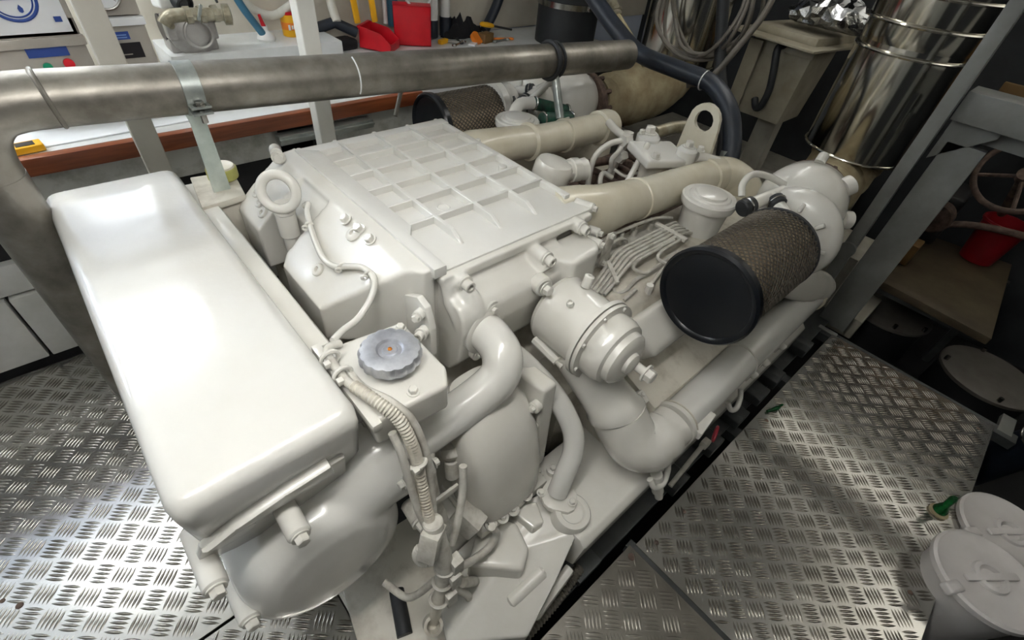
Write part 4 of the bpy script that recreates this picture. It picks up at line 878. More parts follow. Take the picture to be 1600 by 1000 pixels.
for a in (40, 65, 90, 115, 140):
    B().tube([ec + Vector((0.0, -0.003, 0.002)), ec + Vector((0.04 * cos(radians(a)), -0.003, 0.04 * sin(radians(a))))], 0.0012, 5).out('emblem_ray', 'label_white', ib)
B().prism([(0.0, -0.016), (0.006, -0.026), (0.005, -0.034), (0.0, -0.037), (-0.005, -0.034), (-0.006, -0.026)], ec + Vector((0.012, 0.001, 0)), X, Z, 0.003).out('emblem_drop', 'blue_print', ib)
B().prism([(0, 0), (0.018, 0), (0.018, 0.014), (0, 0.014)], (0.098, 2.114, 1.062), X, Z, 0.002).out('blue_mark', 'blue_print', ib)
B().prism([(0, 0), (0.10, 0.0), (0.10, 0.026), (0, 0.026)], (-0.005, 2.119, 0.972), X, Z, 0.004).out('blue_plate', 'blue_print', ib)
B().lathe([(0.012, 0), (0.012, 0.008), (0.001, 0.010)], (0.028, 2.119, 0.945), -Y, 18).out('push_button', 'button_green', ib, label='green push button')
B().lathe([(0.014, 0), (0.014, 0.010), (0.001, 0.012)], (0.082, 2.119, 0.95), -Y, 18).out('push_button', 'button_red', ib, label='red push button')
B().cyl((-0.13, 2.16, 0.88), (-0.10, 2.16, 0.895), 0.03, 18, 0.006).out('cable_gland', 'white_plastic', ib)
B().cyl((-0.15, 2.16, 0.87), (-0.13, 2.16, 0.88), 0.035, 18, 0.004).out('cable_gland', 'white_plastic', ib)
gx = thing('gauge_box', (0.28, 2.15, 0.80), 'grey instrument box with a round white dial gauge and a dark name plate', 'control box')
B().ext((0.20, 2.12, 0.80), (0.345, 2.40, 1.045), 0.006).out('body', 'panel_grey', gx)
B().ext((0.20, 2.12, 1.05), (0.345, 2.40, 1.25), 0.006).out('upper_body', 'panel_grey', gx)
B().prism([(0.20, 1.048), (0.348, 1.048), (0.348, 1.025), (0.20, 1.025)], (0, 2.13, 0), X, Z, 0.028, 0.004).out('ledge', 'label_white', gx)
gc = Vector((0.262, 2.118, 1.115))
B().lathe([(0.044, 0), (0.046, 0.012), (0.043, 0.018), (0.040, 0.014), (0.001, 0.013)], gc, -Y, 40).out('dial', 'label_white', gx)
B().torus(gc + Vector((0, -0.014, 0)), Y, 0.044, 0.004, 40, 8).out('bezel', 'steel', gx)
B().box(gc + Vector((-0.008, -0.0155, -0.004)), (0.003, 0.001, 0.045), 0, rot=(0, 35, 0)).out('needle', 'label_black', gx)
for k in range(9):
    a = radians(-40 + k * 32.5)
    B().box(gc + Vector((0.033 * cos(a), -0.0145, 0.033 * sin(a))), (0.006, 0.0008, 0.0015), 0, rot=(0, -math.degrees(a), 0)).out('scale_mark', 'label_black', gx)
B().prism([(0, 0), (0.065, 0), (0.065, 0.022), (0, 0.022)], (0.225, 2.119, 0.985), X, Z, 0.003).out('blue_plate', 'blue_print', gx)
for q in (0.006, 0.013):
    B().box((0.262, 2.1155, 0.985 + q), (0.04, 0.0006, 0.003)).out('text_line', 'light_blue_print', gx)
B().prism([(0, 0), (0.09, 0), (0.09, 0.045), (0, 0.045)], (0.222, 2.119, 0.93), X, Z, 0.003).out('dark_plate', 'label_black', gx)
B().box((0.262, 2.1155, 0.942), (0.035, 0.0006, 0.003)).out('text_line', 'panel_grey', gx)

gx.location.x -= 0.022; gx.location.z += 0.018
# sea water pump and fittings on the ledge
pm = thing('water_pump_unit', (0.52, 2.5, 0.85), 'grey metal pump with a bronze pipe fitting on the white ledge', 'pump')
B().lathe([(0.04, 0), (0.075, 0.01), (0.085, 0.04), (0.085, 0.07), (0.05, 0.09), (0.03, 0.095)], (0.53, 2.56, 0.92), -Y, 32).out('casing', 'pump_metal', pm)
B().ext((0.44, 2.50, 0.85), (0.62, 2.60, 0.90), 0.01).out('foot', 'pump_metal', pm)
B().tube([(0.44, 2.47, 0.96), (0.46, 2.47, 0.985), (0.50, 2.47, 0.99), (0.66, 2.46, 0.985)], 0.024, 14, fil=0.03).out('pipe_fitting', 'bronze', pm)
for x in (0.52, 0.57, 0.62):
    B().lathe([(0.031, 0), (0.031, 0.022)], (x, 2.465, 0.988), X, 8).out('union_nut', 'bronze', pm)
B().lathe([(0.02, 0), (0.038, 0.004), (0.038, 0.03), (0.022, 0.034), (0.018, 0.01), (0.001, 0.01)], (0.655, 2.46, 0.985), (1, -0.2, 0), 18).out('open_union', 'bronze', pm)
B().box((0.57, 2.44, 1.0), (0.012, 0.01, 0.06), 0.003, rot=(0, 25, 0)).out('lever', 'galv', pm)
B().torus((0.55, 2.468, 0.92), Y, 0.05, 0.007, 28, 8).out('casing_rib', 'pump_metal', pm)
B().box((0.47, 2.50, 0.945), (0.06, 0.05, 0.09), 0.012, 3).out('bracket', 'pump_metal', pm)
B().cyl((0.462, 2.475, 0.955), (0.462, 2.467, 0.955), 0.012, 12).out('plug', 'bronze', pm)
B().box((0.60, 2.50, 0.93), (0.05, 0.05, 0.07), 0.010, 3).out('bracket', 'pump_metal', pm)
B().box((0.49, 2.56, 1.02), (0.09, 0.06, 0.04), 0.012, 3, rot=(0, 0, 20)).out('motor_cap', 'white_plastic', pm)
for k in range(5):
    B().lathe([(0.05, 0), (0.05, 0.006)], (0.44 + 0.012 * k, 2.56, 0.93), X, 20).out('cooling_fin', 'label_black', pm)
fs_ = thing('flow_sight', (0.50, 2.52, 1.03), 'black round sight glass with a green collar above the pump', 'sight glass')
B().lathe([(0.036, 0), (0.036, 0.045), (0.030, 0.05), (0.026, 0.04), (0.001, 0.04)], (0.53, 2.55, 1.03), (0.25, -0.8, -0.35), 24).out('body', 'rubber', fs_)
B().lathe([(0.026, 0), (0.001, 0.004)], (0.5405, 2.516, 1.015), (0.25, -0.8, -0.35), 20).out('lens', 'glass', fs_)
B().lathe([(0.04, 0), (0.04, 0.018)], (0.52, 2.575, 1.04), (0.25, -0.8, -0.35), 24).out('collar', 'button_green', fs_)
B().cyl((0.515, 2.58, 1.02), (0.515, 2.60, 0.85), 0.014, 10).out('stem', 'rubber', fs_)

# bottle, tin, red bins and clutter on the bench
bt = thing('squeeze_bottle', (0.845, 2.57, 0.85), 'white squeeze bottle with a red nozzle', 'bottle')
B().lathe([(0.035, 0), (0.04, 0.01), (0.036, 0.025), (0.016, 0.042), (0.015, 0.06), (0.001, 0.06)], (0.845, 2.57, 0.85), Z, 24).out('body', 'white_plastic', bt)
B().lathe([(0.010, 0), (0.006, 0.05), (0.001, 0.052)], (0.845, 2.57, 0.905), (-0.2, 0, 1), 14).out('nozzle', 'red_plastic', bt)
tn = thing('paint_tin', (0.985, 2.62, 0.85), 'yellow and white tin beside the white post', 'tin')
B().cyl((0.985, 2.62, 0.85), (0.985, 2.62, 0.94), 0.04, 24, 0.003).out('body', 'yellow_plastic', tn)
B().lathe([(0.0405, 0), (0.0405, 0.03)], (0.985, 2.62, 0.88), Z, 24).out('paper_band', 'orange_plastic', tn)
for i, (x, w_, h_) in enumerate([(0.963, 0.010, 0.022), (0.977, 0.007, 0.016), (0.988, 0.009, 0.018), (1.0, 0.009, 0.018)]):
    B().box((x, 2.62 - 0.0425, 0.893), (w_, 0.002, h_), 0.001).out('lettering', 'label_white', tn)
B().lathe([(0.036, 0), (0.036, 0.012), (0.03, 0.012)], (0.985, 2.62, 0.94), Z, 24).out('lid', 'red_plastic', tn)
def bin_(c, w_, d, h, tilt, rz, label):
    # open storage bin: floor, two cheek walls with sloped front, back wall, low front lip
    t = thing('storage_bin', c, label, 'bin', 'red storage bins on the bench')
    M_ = Matrix.Translation(vec(c)) @ Matrix.Rotation(radians(rz), 4, 'Z') @ Matrix.Rotation(radians(tilt), 4, 'X')
    def part(b, nm):
        bmesh.ops.transform(b.bm, matrix=M_, verts=b.bm.verts); b.out(nm, 'red_plastic', t)
    part(B().box((0, 0, 0.003), (w_, d, 0.006), 0.002), 'base')
    part(B().box((0, d / 2 - 0.003, h / 2), (w_, 0.006, h), 0.002), 'back')
    part(B().box((0, -d / 2 + 0.003, h * 0.2), (w_, 0.006, h * 0.4), 0.002), 'front_lip')
    for sx in (-1, 1):
        part(B().prism([(-d / 2, 0), (d / 2, 0), (d / 2, h), (-d / 2 + d * 0.35, h * 0.85), (-d / 2, h * 0.4)], (sx * (w_ / 2 - 0.003) - 0.003, 0, 0), Y, Z, 0.006, 0.002), 'side')
    part(B().box((0, d / 2 + 0.004, h - 0.008), (w_ + 0.008, 0.012, 0.016), 0.003), 'rim')
bin_((1.62, 2.55, 0.862), 0.20, 0.20, 0.13, -80, -30, 'red plastic storage bin standing on end on the bench')
bin_((1.44, 2.60, 0.765), 0.15, 0.17, 0.10, 4, 40, 'low open red storage bin beside the upended one')
def simple(b, name, mt, label, cat, group=None): return b.out(name, mt, None, label=label, cat=cat, group=group)
simple(B().box((1.26, 2.66, 0.785), (0.12, 0.10, 0.05), 0.02, 3, rot=(0, 0, 10)), 'black_pouch', 'rag_black', 'small black pouch on the bench beside the white post', 'pouch')
rg = B(); random.seed(5)
rings = []
for k_ in range(15):
    t_ = k_ / 14; cx = 1.90 + 0.28 * t_; w_ = 0.06 * sin(pi * (0.06 + 0.88 * t_)) ** 0.5
    rings.append([Vector((cx + random.uniform(-0.008, 0.008), 2.66 + w_ * cos(2 * pi * j / 14) * random.uniform(0.8, 1.2), 0.762 + max(0, (0.05 + 0.05 * sin(pi * t_)) * sin(2 * pi * j / 14)) * random.uniform(0.6, 1.35))) for j in range(14)])
rg.loft(rings)
simple(rg, 'rag', 'rag_black', 'crumpled black cloth among the tools on the bench', 'rag')
sd_ = thing('screwdriver', (2.14, 2.55, 0.80), 'yellow-handled screwdriver lying on the black cloth', 'screwdriver')
B().lathe([(0.006, 0), (0.013, 0.01), (0.015, 0.05), (0.012, 0.09), (0.006, 0.1)], (2.07, 2.52, 0.855), (0.9, -0.1, -0.15), 8).out('handle', 'yellow_plastic', sd_)
B().cyl((2.16, 2.51, 0.84), (2.30, 2.49, 0.815), 0.006, 8).out('shaft', 'rubber', sd_)
simple(B().box((1.83, 2.56, 0.772), (0.07, 0.03, 0.024), 0.006, 2, rot=(0, 0, 20)), 'yellow_marker', 'yellow_plastic', 'short yellow tool handle beside the red bin', 'tool')
simple(B().lathe([(0.03, -0.012), (0.038, -0.012), (0.038, 0.012), (0.03, 0.012)], (2.03, 2.50, 0.785), (0.2, -0.6, 0.7), 20), 'orange_tape', 'orange_plastic', 'roll of orange tape in the bench clutter', 'tape')
simple(B().box((2.10, 2.50, 0.785), (0.09, 0.06, 0.05), 0.004, 2, rot=(0, 0, 15)), 'parts_carton', 'tan_panel', 'small brown carton on the bench behind the orange tape', 'carton')
simple(B().box((1.98, 2.47, 0.766), (0.06, 0.04, 0.010), 0.002, 1, rot=(0, 0, 35)), 'paper_card', 'label_white', 'white paper card in the bench clutter', 'card')
for i, (x, y, a, mt, lb, ct) in enumerate([(1.90, 2.50, 25, 'steel', 'steel spanner nearest the red bins', 'spanner'), (1.88, 2.55, -30, 'pump_metal', 'grey open-ended wrench by the yellow tool handle', 'wrench'),
                                   (1.94, 2.56, 70, 'rubber', 'black plier handles beside the white card', 'pliers'), (2.20, 2.47, 10, 'galv', 'galvanised bolt lying at the end of the bench clutter', 'bolt'), (2.24, 2.50, -20, 'orange_plastic', 'orange plastic clip at the pipe end of the bench', 'clip')]):
    b = B(); u = Vector((cos(radians(a)), sin(radians(a)), 0)); c = Vector((x, y, 0.768))
    b.tube([c - u * 0.05, c + u * 0.05], 0.006, 8); b.torus(c + u * 0.058, Z, 0.012, 0.005, 14, 6); b.torus(c - u * 0.058, Z, 0.010, 0.005, 14, 6)
    simple(b, 'hand_tool', mt, lb, ct)
# papers on the bench under the pipe
simple(B().box((0.10, 2.10, 0.763), (0.50, 0.20, 0.005), 0.001, 1, rot=(0, 0, 3)), 'drawing_sheets', 'label_white', 'white paper sheets spread on the bench under the pipe', 'paper')
yb = thing('grease_box', (-0.14, 1.98, 0.762), 'small yellow and black carton at the bench edge', 'carton')
B().box((-0.12, 1.985, 0.772), (0.08, 0.05, 0.02), 0.002, 1, rot=(0, 0, 6)).out('body', 'yellow_plastic', yb)
B().box((-0.12, 1.985, 0.7825), (0.045, 0.03, 0.002), 0.0005, 1, rot=(0, 0, 6)).out('print', 'label_black', yb)
simple(B().torus((-0.06, 2.28, 0.785), Z, 0.05, 0.016, 30, 10), 'rope_coil', 'pvc', 'cream roll of tape lying on the bench under the pipe bend', 'roll')
cp_ = thing('brass_jar', (0.275, 1.475, 0.793), 'low yellow-green tin standing on the stanchion bracket', 'tin')
B().lathe([(0.036, 0), (0.040, 0.004), (0.040, 0.03), (0.037, 0.034)], (0.275, 1.468, 0.794), Z, 28).out('body', 'brass_lid', cp_)
B().lathe([(0.037, 0), (0.034, 0.004), (0.026, 0.002), (0.001, 0.003)], (0.275, 1.468, 0.828), Z, 28).out('lid', 'paint_cream', cp_)

# pipework on the far wall
def wallpipe(pts, r, mt, label, cat='pipe', group='pipes on the far wall', fil=0.05):
    return B().tube(pts, r, 14, fil=fil).out('wall_pipe', mt, None, label=label, cat=cat, group=group)
wallpipe([(0.78, 2.66, 1.12), (0.80, 2.62, 0.98), (0.90, 2.60, 0.93), (1.02, 2.62, 0.98)], 0.018, 'pvc', 'cream bent waste pipe above the yellow tin')
wallpipe([(0.70, 2.60, 1.25), (0.76, 2.55, 1.0), (0.83, 2.56, 0.88)], 0.016, 'blue_plastic', 'blue hose hanging down to the squeeze bottle', 'hose')
wallpipe([(0.66, 2.62, 1.3), (0.655, 2.58, 1.1), (0.66, 2.50, 1.02)], 0.005, 'rubber', 'thin black cable dropping to the pump fitting', 'cable')
wallpipe([(0.36, 2.45, 1.2), (0.37, 2.45, 1.05), (0.33, 2.43, 0.98)], 0.008, 'cable_grey', 'grey cable looping beside the gauge box', 'cable')
wallpipe([(1.23, 2.68, 1.3), (1.23, 2.68, 0.96), (1.225, 2.63, 0.89)], 0.022, 'pvc', 'cream vertical pipe with a dark tee near the yellow valve handles')
simple(B().tube([(1.12, 2.66, 0.86), (1.22, 2.65, 0.885), (1.32, 2.62, 0.84)], 0.026, 14), 'pipe_tee', 'blue_hose', 'dark grey pipe tee at the foot of the cream pipe', 'pipe fitting')
for i, x in enumerate((1.325, 1.425)):
    t = thing('valve_handle', (x, 2.62, 0.95), ['yellow lever handle hanging nearest the white post', 'yellow lever handle above the red bins'][i], 'valve', 'yellow valve levers')
    B().box((x, 2.62, 0.965), (0.030, 0.018, 0.17), 0.006, 2, rot=(0, -6, 0)).out('grip', 'yellow_plastic', t)
    B().cyl((x - 0.012, 2.64, 1.06), (x - 0.012, 2.70, 1.06), 0.02, 10).out('valve_body', 'bronze', t)
    B().tube([(x + 0.04, 2.66, 1.2), (x + 0.035, 2.66, 0.92)], 0.009, 10).out('pipe', 'pvc', t)
wallpipe([(1.52, 2.66, 1.3), (1.52, 2.66, 0.86)], 0.012, 'white_plastic', 'thin white pipe between the yellow levers and the blue hose')
wallpipe([(1.585, 2.69, 1.3), (1.585, 2.69, 0.84)], 0.030, 'blue_plastic', 'blue vertical hose behind the red bins', 'hose')
simple(B().lathe([(0.075, 0), (0.05, 0.3), (0.045, 0.34)], (1.74, 2.665, 0.94), Z, 24), 'funnel', 'pvc', 'cream conical funnel hanging behind the red bins', 'funnel')
wallpipe([(1.56, 2.60, 1.10), (1.60, 2.57, 0.97), (1.68, 2.555, 0.93), (1.76, 2.57, 0.97), (1.78, 2.60, 1.10)], 0.006, 'white_plastic', 'white cable loop hanging in front of the funnel', 'cable', fil=0.08)
for i, x in enumerate((1.83, 1.925)):
    t = thing('drain_pipe', (x, 2.67, 0.77), ['thick white drain pipe to the left of its twin above the red bin', 'thinner white drain pipe on the side of the black cloth'][i], 'pipe', 'white drain pipes')
    B().cyl((x, 2.67, 0.86), (x, 2.67, 1.4), 0.036 if i == 0 else 0.028, 18).out('pipe', 'white_plastic', t)
    B().lathe([(0.045, 0), (0.045, 0.04)] if i == 0 else [(0.036, 0), (0.036, 0.04)], (x, 2.67, 0.97), Z, 18).out('coupling', 'white_plastic', t)
    B().cyl((x, 2.67, 0.77), (x, 2.67, 0.87), 0.034, 14).out('foot', 'blue_hose', t)
wallpipe([(2.42, 2.66, 1.15), (2.29, 2.64, 0.90), (2.19, 2.62, 0.79)], 0.030, 'blue_hose', 'dark blue-grey hose slanting down behind the screwdriver', 'hose', fil=0.1)

# ------------------------------------------------------------------ aft end: lagged silencers, hoses, boxes
def silencer(y, z0, near):
    lab = 'shiny sheet-metal lagged silencer with raised bands above the near turbocharger' if near else 'shiny sheet-metal lagged silencer behind the coiled cable'
    t = thing('exhaust_silencer', (2.72, y, z0), lab, 'silencer', 'lagged exhaust silencers')
    B().lathe([(0.10, 0.0), (0.212, 0.0), (0.212, 0.41), (0.205, 0.412), (0.205, 0.50)], (2.72, y, z0), Z, 72).out('lower_jacket', 'lagging', t, 60)
    B().lathe([(0.205, 0.0), (0.21, 0.03), (0.225, 0.30), (0.225, 1.61 - z0)], (2.72, y, z0 + 0.44), Z, 72).out('upper_jacket', 'lagging', t, 60)
    for z, r in ((0.002, 0.213), (0.415, 0.214), (0.515, 0.222), (0.61, 0.226)):
        B().torus((2.72, y, z0 + z), Z, r, 0.006, 72, 8).out('raised_band', 'lagging', t)
    return t
silencer(0.505, 0.72, True); silencer(1.56, 0.84, False)
for s, lab in ((0, 'cream lagged exhaust bend between near turbocharger and silencer'), (1, 'stained cream lagged exhaust bend below the far silencer')):
    f = (lambda y: y) if s == 0 else (lambda y: 2 - y)
    t = B().tube([(2.04, f(0.437), 0.715), (2.18, f(0.45), 0.68), (2.36, f(0.47), 0.615), (2.56, f(0.49), 0.575), (2.68, f(0.505), 0.63), (2.72, f(0.505), 0.715)] if s == 0 else [(2.04, 1.563, 0.715), (2.16, 1.56, 0.70), (2.34, 1.555, 0.70), (2.54, 1.55, 0.73), (2.66, 1.555, 0.79), (2.70, 1.56, 0.838)], [0.10, 0.112, 0.125, 0.14, 0.15, 0.16] if s == 0 else [0.11, 0.13, 0.15, 0.16, 0.165, 0.165], 30, k=5)
    t.out('lagged_bend', 'lag_cloth', None, label=lab, cat='exhaust bend', group='lagged exhaust bends')
# fat dark hose arching over the engine
hz = thing('cooling_hose', (2.0, 0.70, 0.6), 'fat dark blue rubber hose arching down between the silencers', 'hose')
B().tube([(2.1, 1.92, 1.25), (2.1, 1.72, 1.125), (2.1, 1.55, 1.03), (2.1, 1.39, 0.966), (2.1, 1.175, 0.955), (2.1, 1.009, 0.946), (2.06, 0.875, 0.89), (2.03, 0.80, 0.80), (2.0, 0.763, 0.72), (1.97, 0.75, 0.58), (1.95, 0.74, 0.45)], 0.037, 18, k=5).out('hose', 'blue_hose', hz)
B().torus((2.1, 1.04, 0.948), (0, 1, 0.05), 0.038, 0.003, 24, 6).out('cable_tie', 'white_plastic', hz)
B().tube([(2.012, 0.778, 0.755), (1.99, 0.759, 0.67)], 0.0375, 18).out('worn_patch', 'galv', hz)
B().tube([(2.36, 1.27, 1.35), (2.35, 1.203, 1.20), (2.35, 1.116, 0.967), (2.30, 0.967, 0.75), (2.28, 0.90, 0.55), (2.26, 0.88, 0.4)], 0.026, 16, k=4).out('vertical_hose', 'rubber', None, label='black vertical hose behind the fat dark blue hose', cat='hose')
bf = thing('hose_tail', (2.2, 1.5, 0.9), 'bronze hose tail fitting with a short olive tube beside the overhead pipe', 'fitting')
B().cyl((2.22, 1.73, 1.13), (2.19, 1.63, 1.06), 0.028, 14, 0.004).out('body', 'bronze', bf)
B().lathe([(0.032, 0), (0.032, 0.02)], (2.20, 1.66, 1.085), (-0.3, -1, -0.7), 8).out('nut', 'bronze', bf)
B().cyl((2.19, 1.63, 1.06), (2.12, 1.36, 0.93), 0.02, 12).out('tube', 'lag_cloth', bf)
cc = thing('cable_coil', (2.3, 1.2, 1.0), 'coil of grey cable hanging above the fat dark blue hose', 'cable')
for i in range(5):
    c = Vector((2.33 + 0.012 * i, 1.30 - 0.012 * i, 1.16 + 0.006 * i)); R_ = 0.20 + 0.012 * (i % 3)
    B().tube([c + Vector((0.03 * sin(3 * a + i), R_ * cos(a), R_ * 1.0 * sin(a))) for a in [2 * pi * j / 40 for j in range(40)]], 0.009, 8, close=True).out('loop', 'cable_grey', cc)
B().tube([(2.28, 0.98, 1.32), (2.26, 0.96, 1.22), (2.22, 1.00, 1.08), (2.18, 1.06, 0.94), (2.13, 1.13, 0.90)], 0.013, 10, k=5).out('tail', 'cable_grey', cc)
rb = thing('rubber_exhaust_bellows', (2.5, 2.3, 0.2), 'wide black rubber exhaust bellows with steel band clamps behind the bench tools', 'bellows')
B().lathe([(0.19, 0), (0.19, 1.35)], (2.62, 2.33, 0.2), Z, 40).out('sleeve', 'rubber', rb)
for z in (0.96, 1.06, 0.72):
    B().lathe([(0.191, 0), (0.197, 0.002), (0.197, 0.032), (0.191, 0.034)], (2.62, 2.33, z), Z, 40).out('band_clamp', 'steel', rb)
    B().box((2.62 - 0.02, 2.33 - 0.20, z + 0.017), (0.06, 0.02, 0.026), 0.003).out('clamp_screw', 'steel', rb)
# junction box on stand with foil bundle
jb = thing('battery_box', (3.2, 1.15, 0.55), 'cream fibreglass box with a wide flat lid under the foil bundle', 'box')
B().box((3.24, 1.14, 0.79), (0.36, 0.34, 0.40), 0.012, 2, taper=0.82).out('body', 'box_cream', jb)
B().box((3.22, 1.15, 1.005), (0.54, 0.52, 0.014), 0.003, 1, rot=(0, 0, -8)).out('lid', 'box_cream', jb)
B().box((3.25, 1.13, 1.03), (0.40, 0.38, 0.04), 0.010, 2, rot=(0, 0, -8)).out('lid_dome', 'box_cream', jb)
B().box((3.04, 1.28, 0.80), (0.02, 0.08, 0.36), 0.006).out('side_rib', 'box_cream', jb)
B().box((3.05, 1.04, 0.965), (0.02, 0.16, 0.03), 0.004).out('side_rib', 'box_cream', jb)
B().ext((3.26, 1.06, 0.125), (3.36, 1.18, 0.62)).out('stand', 'wall_grey', jb)
fo = B(); random.seed(3)
rings = []
for k_ in range(17):
    t_ = k_ / 16; w_ = sin(pi * (0.08 + 0.84 * t_)) ** 0.6
    rings.append([Vector((3.20 + 0.13 * w_ * cos(2 * pi * j / 22) * random.uniform(0.82, 1.15), 0.80 + 0.42 * t_ + random.uniform(-0.012, 0.012), 1.056 + max(0.0, 0.03 + 0.075 * w_ * (0.8 + sin(2 * pi * j / 22)) * random.uniform(0.8, 1.2)))) for j in range(22)])
fo.loft(rings)
fo.out('foil_bundle', 'foil', None, 20, label='crumpled silver foil bundle on the cream box lid', cat='foil')
B().tube([(3.04, 1.13, 0.985), (2.99, 1.135, 0.965), (2.98, 1.105, 0.87), (2.98, 1.085, 0.77), (2.985, 1.095, 0.685), (3.0, 1.125, 0.67), (3.03, 1.16, 0.70)], 0.019, 12, k=5).out('power_cable', 'rubber', None, label='black cable looping from the front of the cream box', cat='cable')
# steel framing on the aft near side
fr = thing('support_frame', (2.45, 0.2, -0.3), 'grey painted steel frame upright with a cross beam beside the silencer', 'frame')
B().ext((2.40, 0.225, -0.05), (2.45, 0.275, 2.05), 0.004).out('upright', 'frame_grey', fr)
B().ext((2.44, -1.2, 1.0), (2.58, 0.22, 1.10), 0.004).out('cross_beam', 'frame_grey', fr)
B().ext((2.55, -1.2, 0.93), (2.58, 0.22, 1.0), 0.003).out('beam_flange', 'frame_grey', fr)
B().prism([(0.215, 1.0), (0.06, 1.0), (0.06, 0.97), (0.215, 0.84)], (2.50, 0, 0), Y, Z, 0.012, 0.002).out('gusset', 'frame_grey', fr)
B().ext((2.60, 0.02, -0.10), (2.92, 0.34, 0.02), 0.01).out('foot_pad', 'wall_grey', fr)
B().ext((2.50, 0.06, -0.02), (2.54, 0.19, 0.92), 0.003).out('side_channel', 'frame_grey', fr)
B().cyl((2.40, 0.25, 0.42), (2.385, 0.25, 0.42), 0.035, 20).out('cover_disc', 'frame_grey', fr)
B().ext((2.60, 0.20, -0.30), (2.9, 0.50, 0.30), 0.006).out('bulkhead_plate', 'wall_grey', fr)
# drums in the dark
for x, y, lab in ((3.10, -0.04, 'dark drum with grey lid beside the steel frame foot'), (2.95, -0.55, 'dark drum with grey lid closest to the thick hose')):
    t = thing('filter_drum', (x, y, -0.5), lab, 'drum', 'dark lidded drums behind the floor plate')
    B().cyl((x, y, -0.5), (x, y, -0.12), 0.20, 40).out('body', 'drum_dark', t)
    B().lathe([(0.205, 0), (0.212, 0.006), (0.212, 0.022), (0.20, 0.028), (0.001, 0.030)], (x, y, -0.125), Z, 48).out('lid', 'drum_lid', t)
    for a in (200, 250, 300, 20, 110):
        B().cyl((x + 0.195 * cos(radians(a)), y + 0.195 * sin(radians(a)), -0.13), (x + 0.195 * cos(radians(a)), y + 0.195 * sin(radians(a)), -0.075), 0.010, 8).out('lid_bolt', 'steel', t)
# shelf, red bucket, handwheel and dark gear aft
sh = thing('brown_shelf', (3.3, -0.2, 0.1), 'dusty brown flat shelf above the dark drums', 'shelf')
B().prism([(2.83, 0.085), (3.64, 0.085), (3.72, -0.36), (2.79, -0.42)], (0, 0, 0.11), X, Y, 0.04, 0.004).out('top', 'brown_panel', sh)
B().ext((2.84, -0.40, 0.08), (2.87, 0.08, 0.11)).out('front_beam', 'dark_rail', sh)
for y in (0.06, -0.38):
    B().ext((3.55, y - 0.02, -0.55), (3.59, y + 0.02, 0.11)).out('leg', 'dark_rail', sh)
bk = thing('red_bucket', (3.62, -0.22, 0.15), 'red plastic bucket standing on the dusty shelf', 'bucket')
B().lathe([(0.08, 0), (0.105, 0.22), (0.112, 0.225), (0.112, 0.24), (0.10, 0.24), (0.075, 0.01), (0.001, 0.01)], (3.58, -0.20, 0.155), Z, 32).out('body', 'bucket_red', bk)
B().torus((3.58, -0.20, 0.385), Z, 0.108, 0.006, 32, 6).out('rim', 'bucket_red', bk)
hw = thing('handwheel', (3.2, -0.08, 0.5), 'dark rusty handwheel beside the tan board', 'handwheel')
wc = Vector((3.2, -0.10, 0.715)); wa = Vector((-0.8, 0.1, 0.6))
B().torus(wc, wa, 0.17, 0.014, 40, 10).out('rim', 'rusty', hw)
u_, v_ = perp(wa)
for k in range(4):
    a = k * pi / 2 + 0.4
    B().tube([wc, wc + (u_ * cos(a) + v_ * sin(a)) * 0.165], 0.009, 8).out('spoke', 'rusty', hw)
B().cyl(wc - wa.normalized() * 0.02, wc + wa.normalized() * 0.03, 0.03, 16).out('hub', 'rusty', hw)
B().cyl(wc, wc - wa.normalized() * 0.5, 0.02, 12).out('stem', 'rusty', hw)
B().ext((3.62, -0.75, 0.70), (3.66, 0.22, 0.98), 0.004).out('tan_board', 'tan_panel', None, label='tan wooden board standing behind the handwheel', cat='board')
B().tube([(3.3, 0.10, 0.3), (3.35, -0.05, 0.38), (3.45, -0.3, 0.40), (3.5, -0.6, 0.38)], 0.018, 12, k=4).out('bent_pipe', 'rusty', None, label='rusty bent pipe over the red bucket', cat='pipe')
gm = thing('gear_motor', (3.5, 0.0, 0.15), 'dark machinery casing behind the steel frame', 'machine')
B().box((3.45, 0.10, 0.36), (0.30, 0.18, 0.28), 0.03, 3).out('casing', 'drum_dark', gm)
B().cyl((3.28, 0.08, 0.40), (3.20, 0.08, 0.40), 0.08, 24, 0.01).out('end_bell', 'rusty', gm)
B().box((3.14, 0.09, 0.22), (0.12, 0.10, 0.12), 0.008).out('terminal_box', 'tan_panel', gm)
# thick hose at the edge of frame
eh = thing('bilge_hose', (2.45, -0.78, -0.5), 'thick dark hose rising at the edge of the floor plate', 'hose')
B().tube([(2.55, -0.70, -0.4), (2.50, -0.74, -0.1), (2.42, -0.78, 0.12), (2.30, -0.86, 0.28), (2.15, -0.98, 0.34)], 0.075, 22, k=5).out('hose', 'blue_hose', eh)
B().torus((2.47, -0.755, 0.0), (-0.15, -0.1, 0.9), 0.077, 0.006, 28, 6).out('hose_clamp', 'steel', eh)
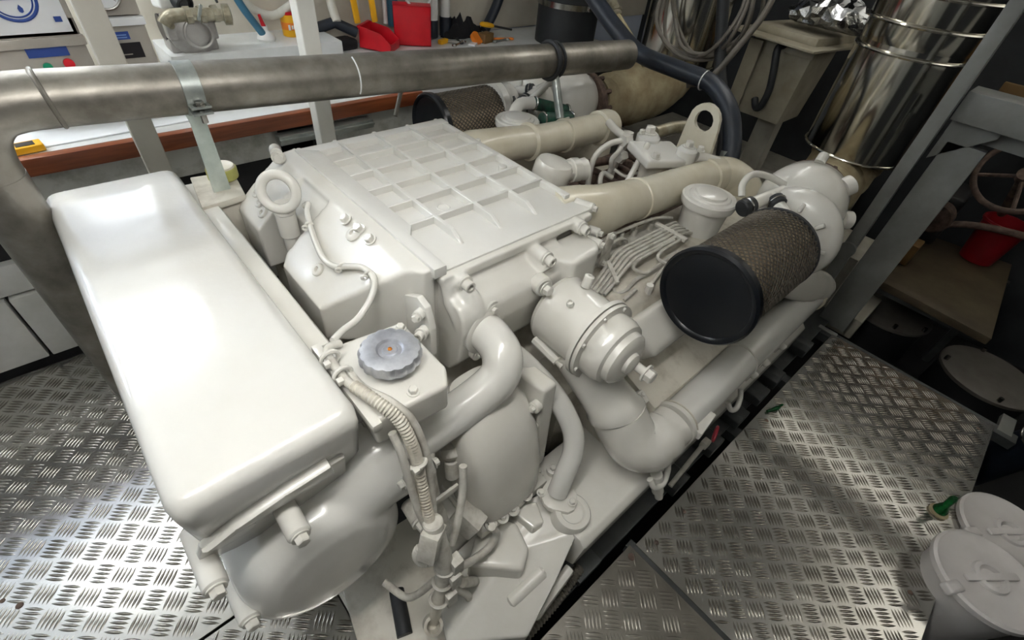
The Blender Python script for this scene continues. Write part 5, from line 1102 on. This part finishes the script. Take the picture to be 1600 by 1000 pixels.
# white tubs
for i, (x, y, dz, lab) in enumerate(((1.52, -0.67, 0.0, 'white plastic tub with lid and pouring lip, nearer of the pair by the plate'), (1.84, -0.72, -0.07, 'white plastic tub with lid, farther of the pair next to the green bottle'))):
    t = thing('lidded_tub', (x, y, -0.30), lab, 'tub', 'white lidded tubs')
    B().lathe([(0.10, -0.36), (0.105, -0.355), (0.135, -0.02), (0.14, 0.0), (0.001, 0.0)], (x, y, 0.075 + dz), Z, 44).out('body', 'tub_white', t)
    B().lathe([(0.142, -0.015), (0.148, -0.010), (0.148, 0.008), (0.140, 0.014), (0.130, 0.008), (0.05, 0.012), (0.046, 0.020), (0.034, 0.022), (0.026, 0.012), (0.001, 0.012)], (x, y, 0.085 + dz), Z, 48).out('lid', 'tub_white', t)
    a = radians(150 if i == 0 else 140)
    B().box((x + 0.142 * cos(a), y + 0.142 * sin(a), 0.09 + dz), (0.06, 0.035, 0.03), 0.010, 3, rot=(0, -8, 150)).out('lip', 'tub_white', t)
    B().box((x, y, 0.102 + dz), (0.17, 0.022, 0.012), 0.005, 2, rot=(0, 0, 140)).out('lid_rib', 'tub_white', t)
gbt = thing('green_bottle', (1.74, -0.535, 0.0), 'small green glass bottle standing at the plate edge', 'bottle')
B().lathe([(0.020, 0.0), (0.022, 0.004), (0.022, 0.02), (0.016, 0.035), (0.011, 0.05), (0.012, 0.085), (0.008, 0.095), (0.001, 0.095)], (1.745, -0.535, 0.0), (0.05, 0.06, 1), 18).out('body', 'green_glass', gbt)
B().lathe([(0.028, 0), (0.030, 0.008), (0.022, 0.012)], (1.745, -0.535, 0.0), Z, 20).out('foot_ring', 'lag_cloth', gbt)
# dark plate support under the frame end of the plate
B().ext((2.405, -0.66, -0.03), (2.54, -0.61, -0.004), 0.003).out('bearer_tongue', 'frame_grey', None, label='grey steel tongue at the outer corner of the large plate', cat='bracket')
B().ext((2.41, 0.07, -0.03), (2.44, 0.16, -0.004), 0.003).out('bearer_tongue', 'frame_grey', None, label='grey steel tongue at the inner aft corner of the large plate', cat='bracket')
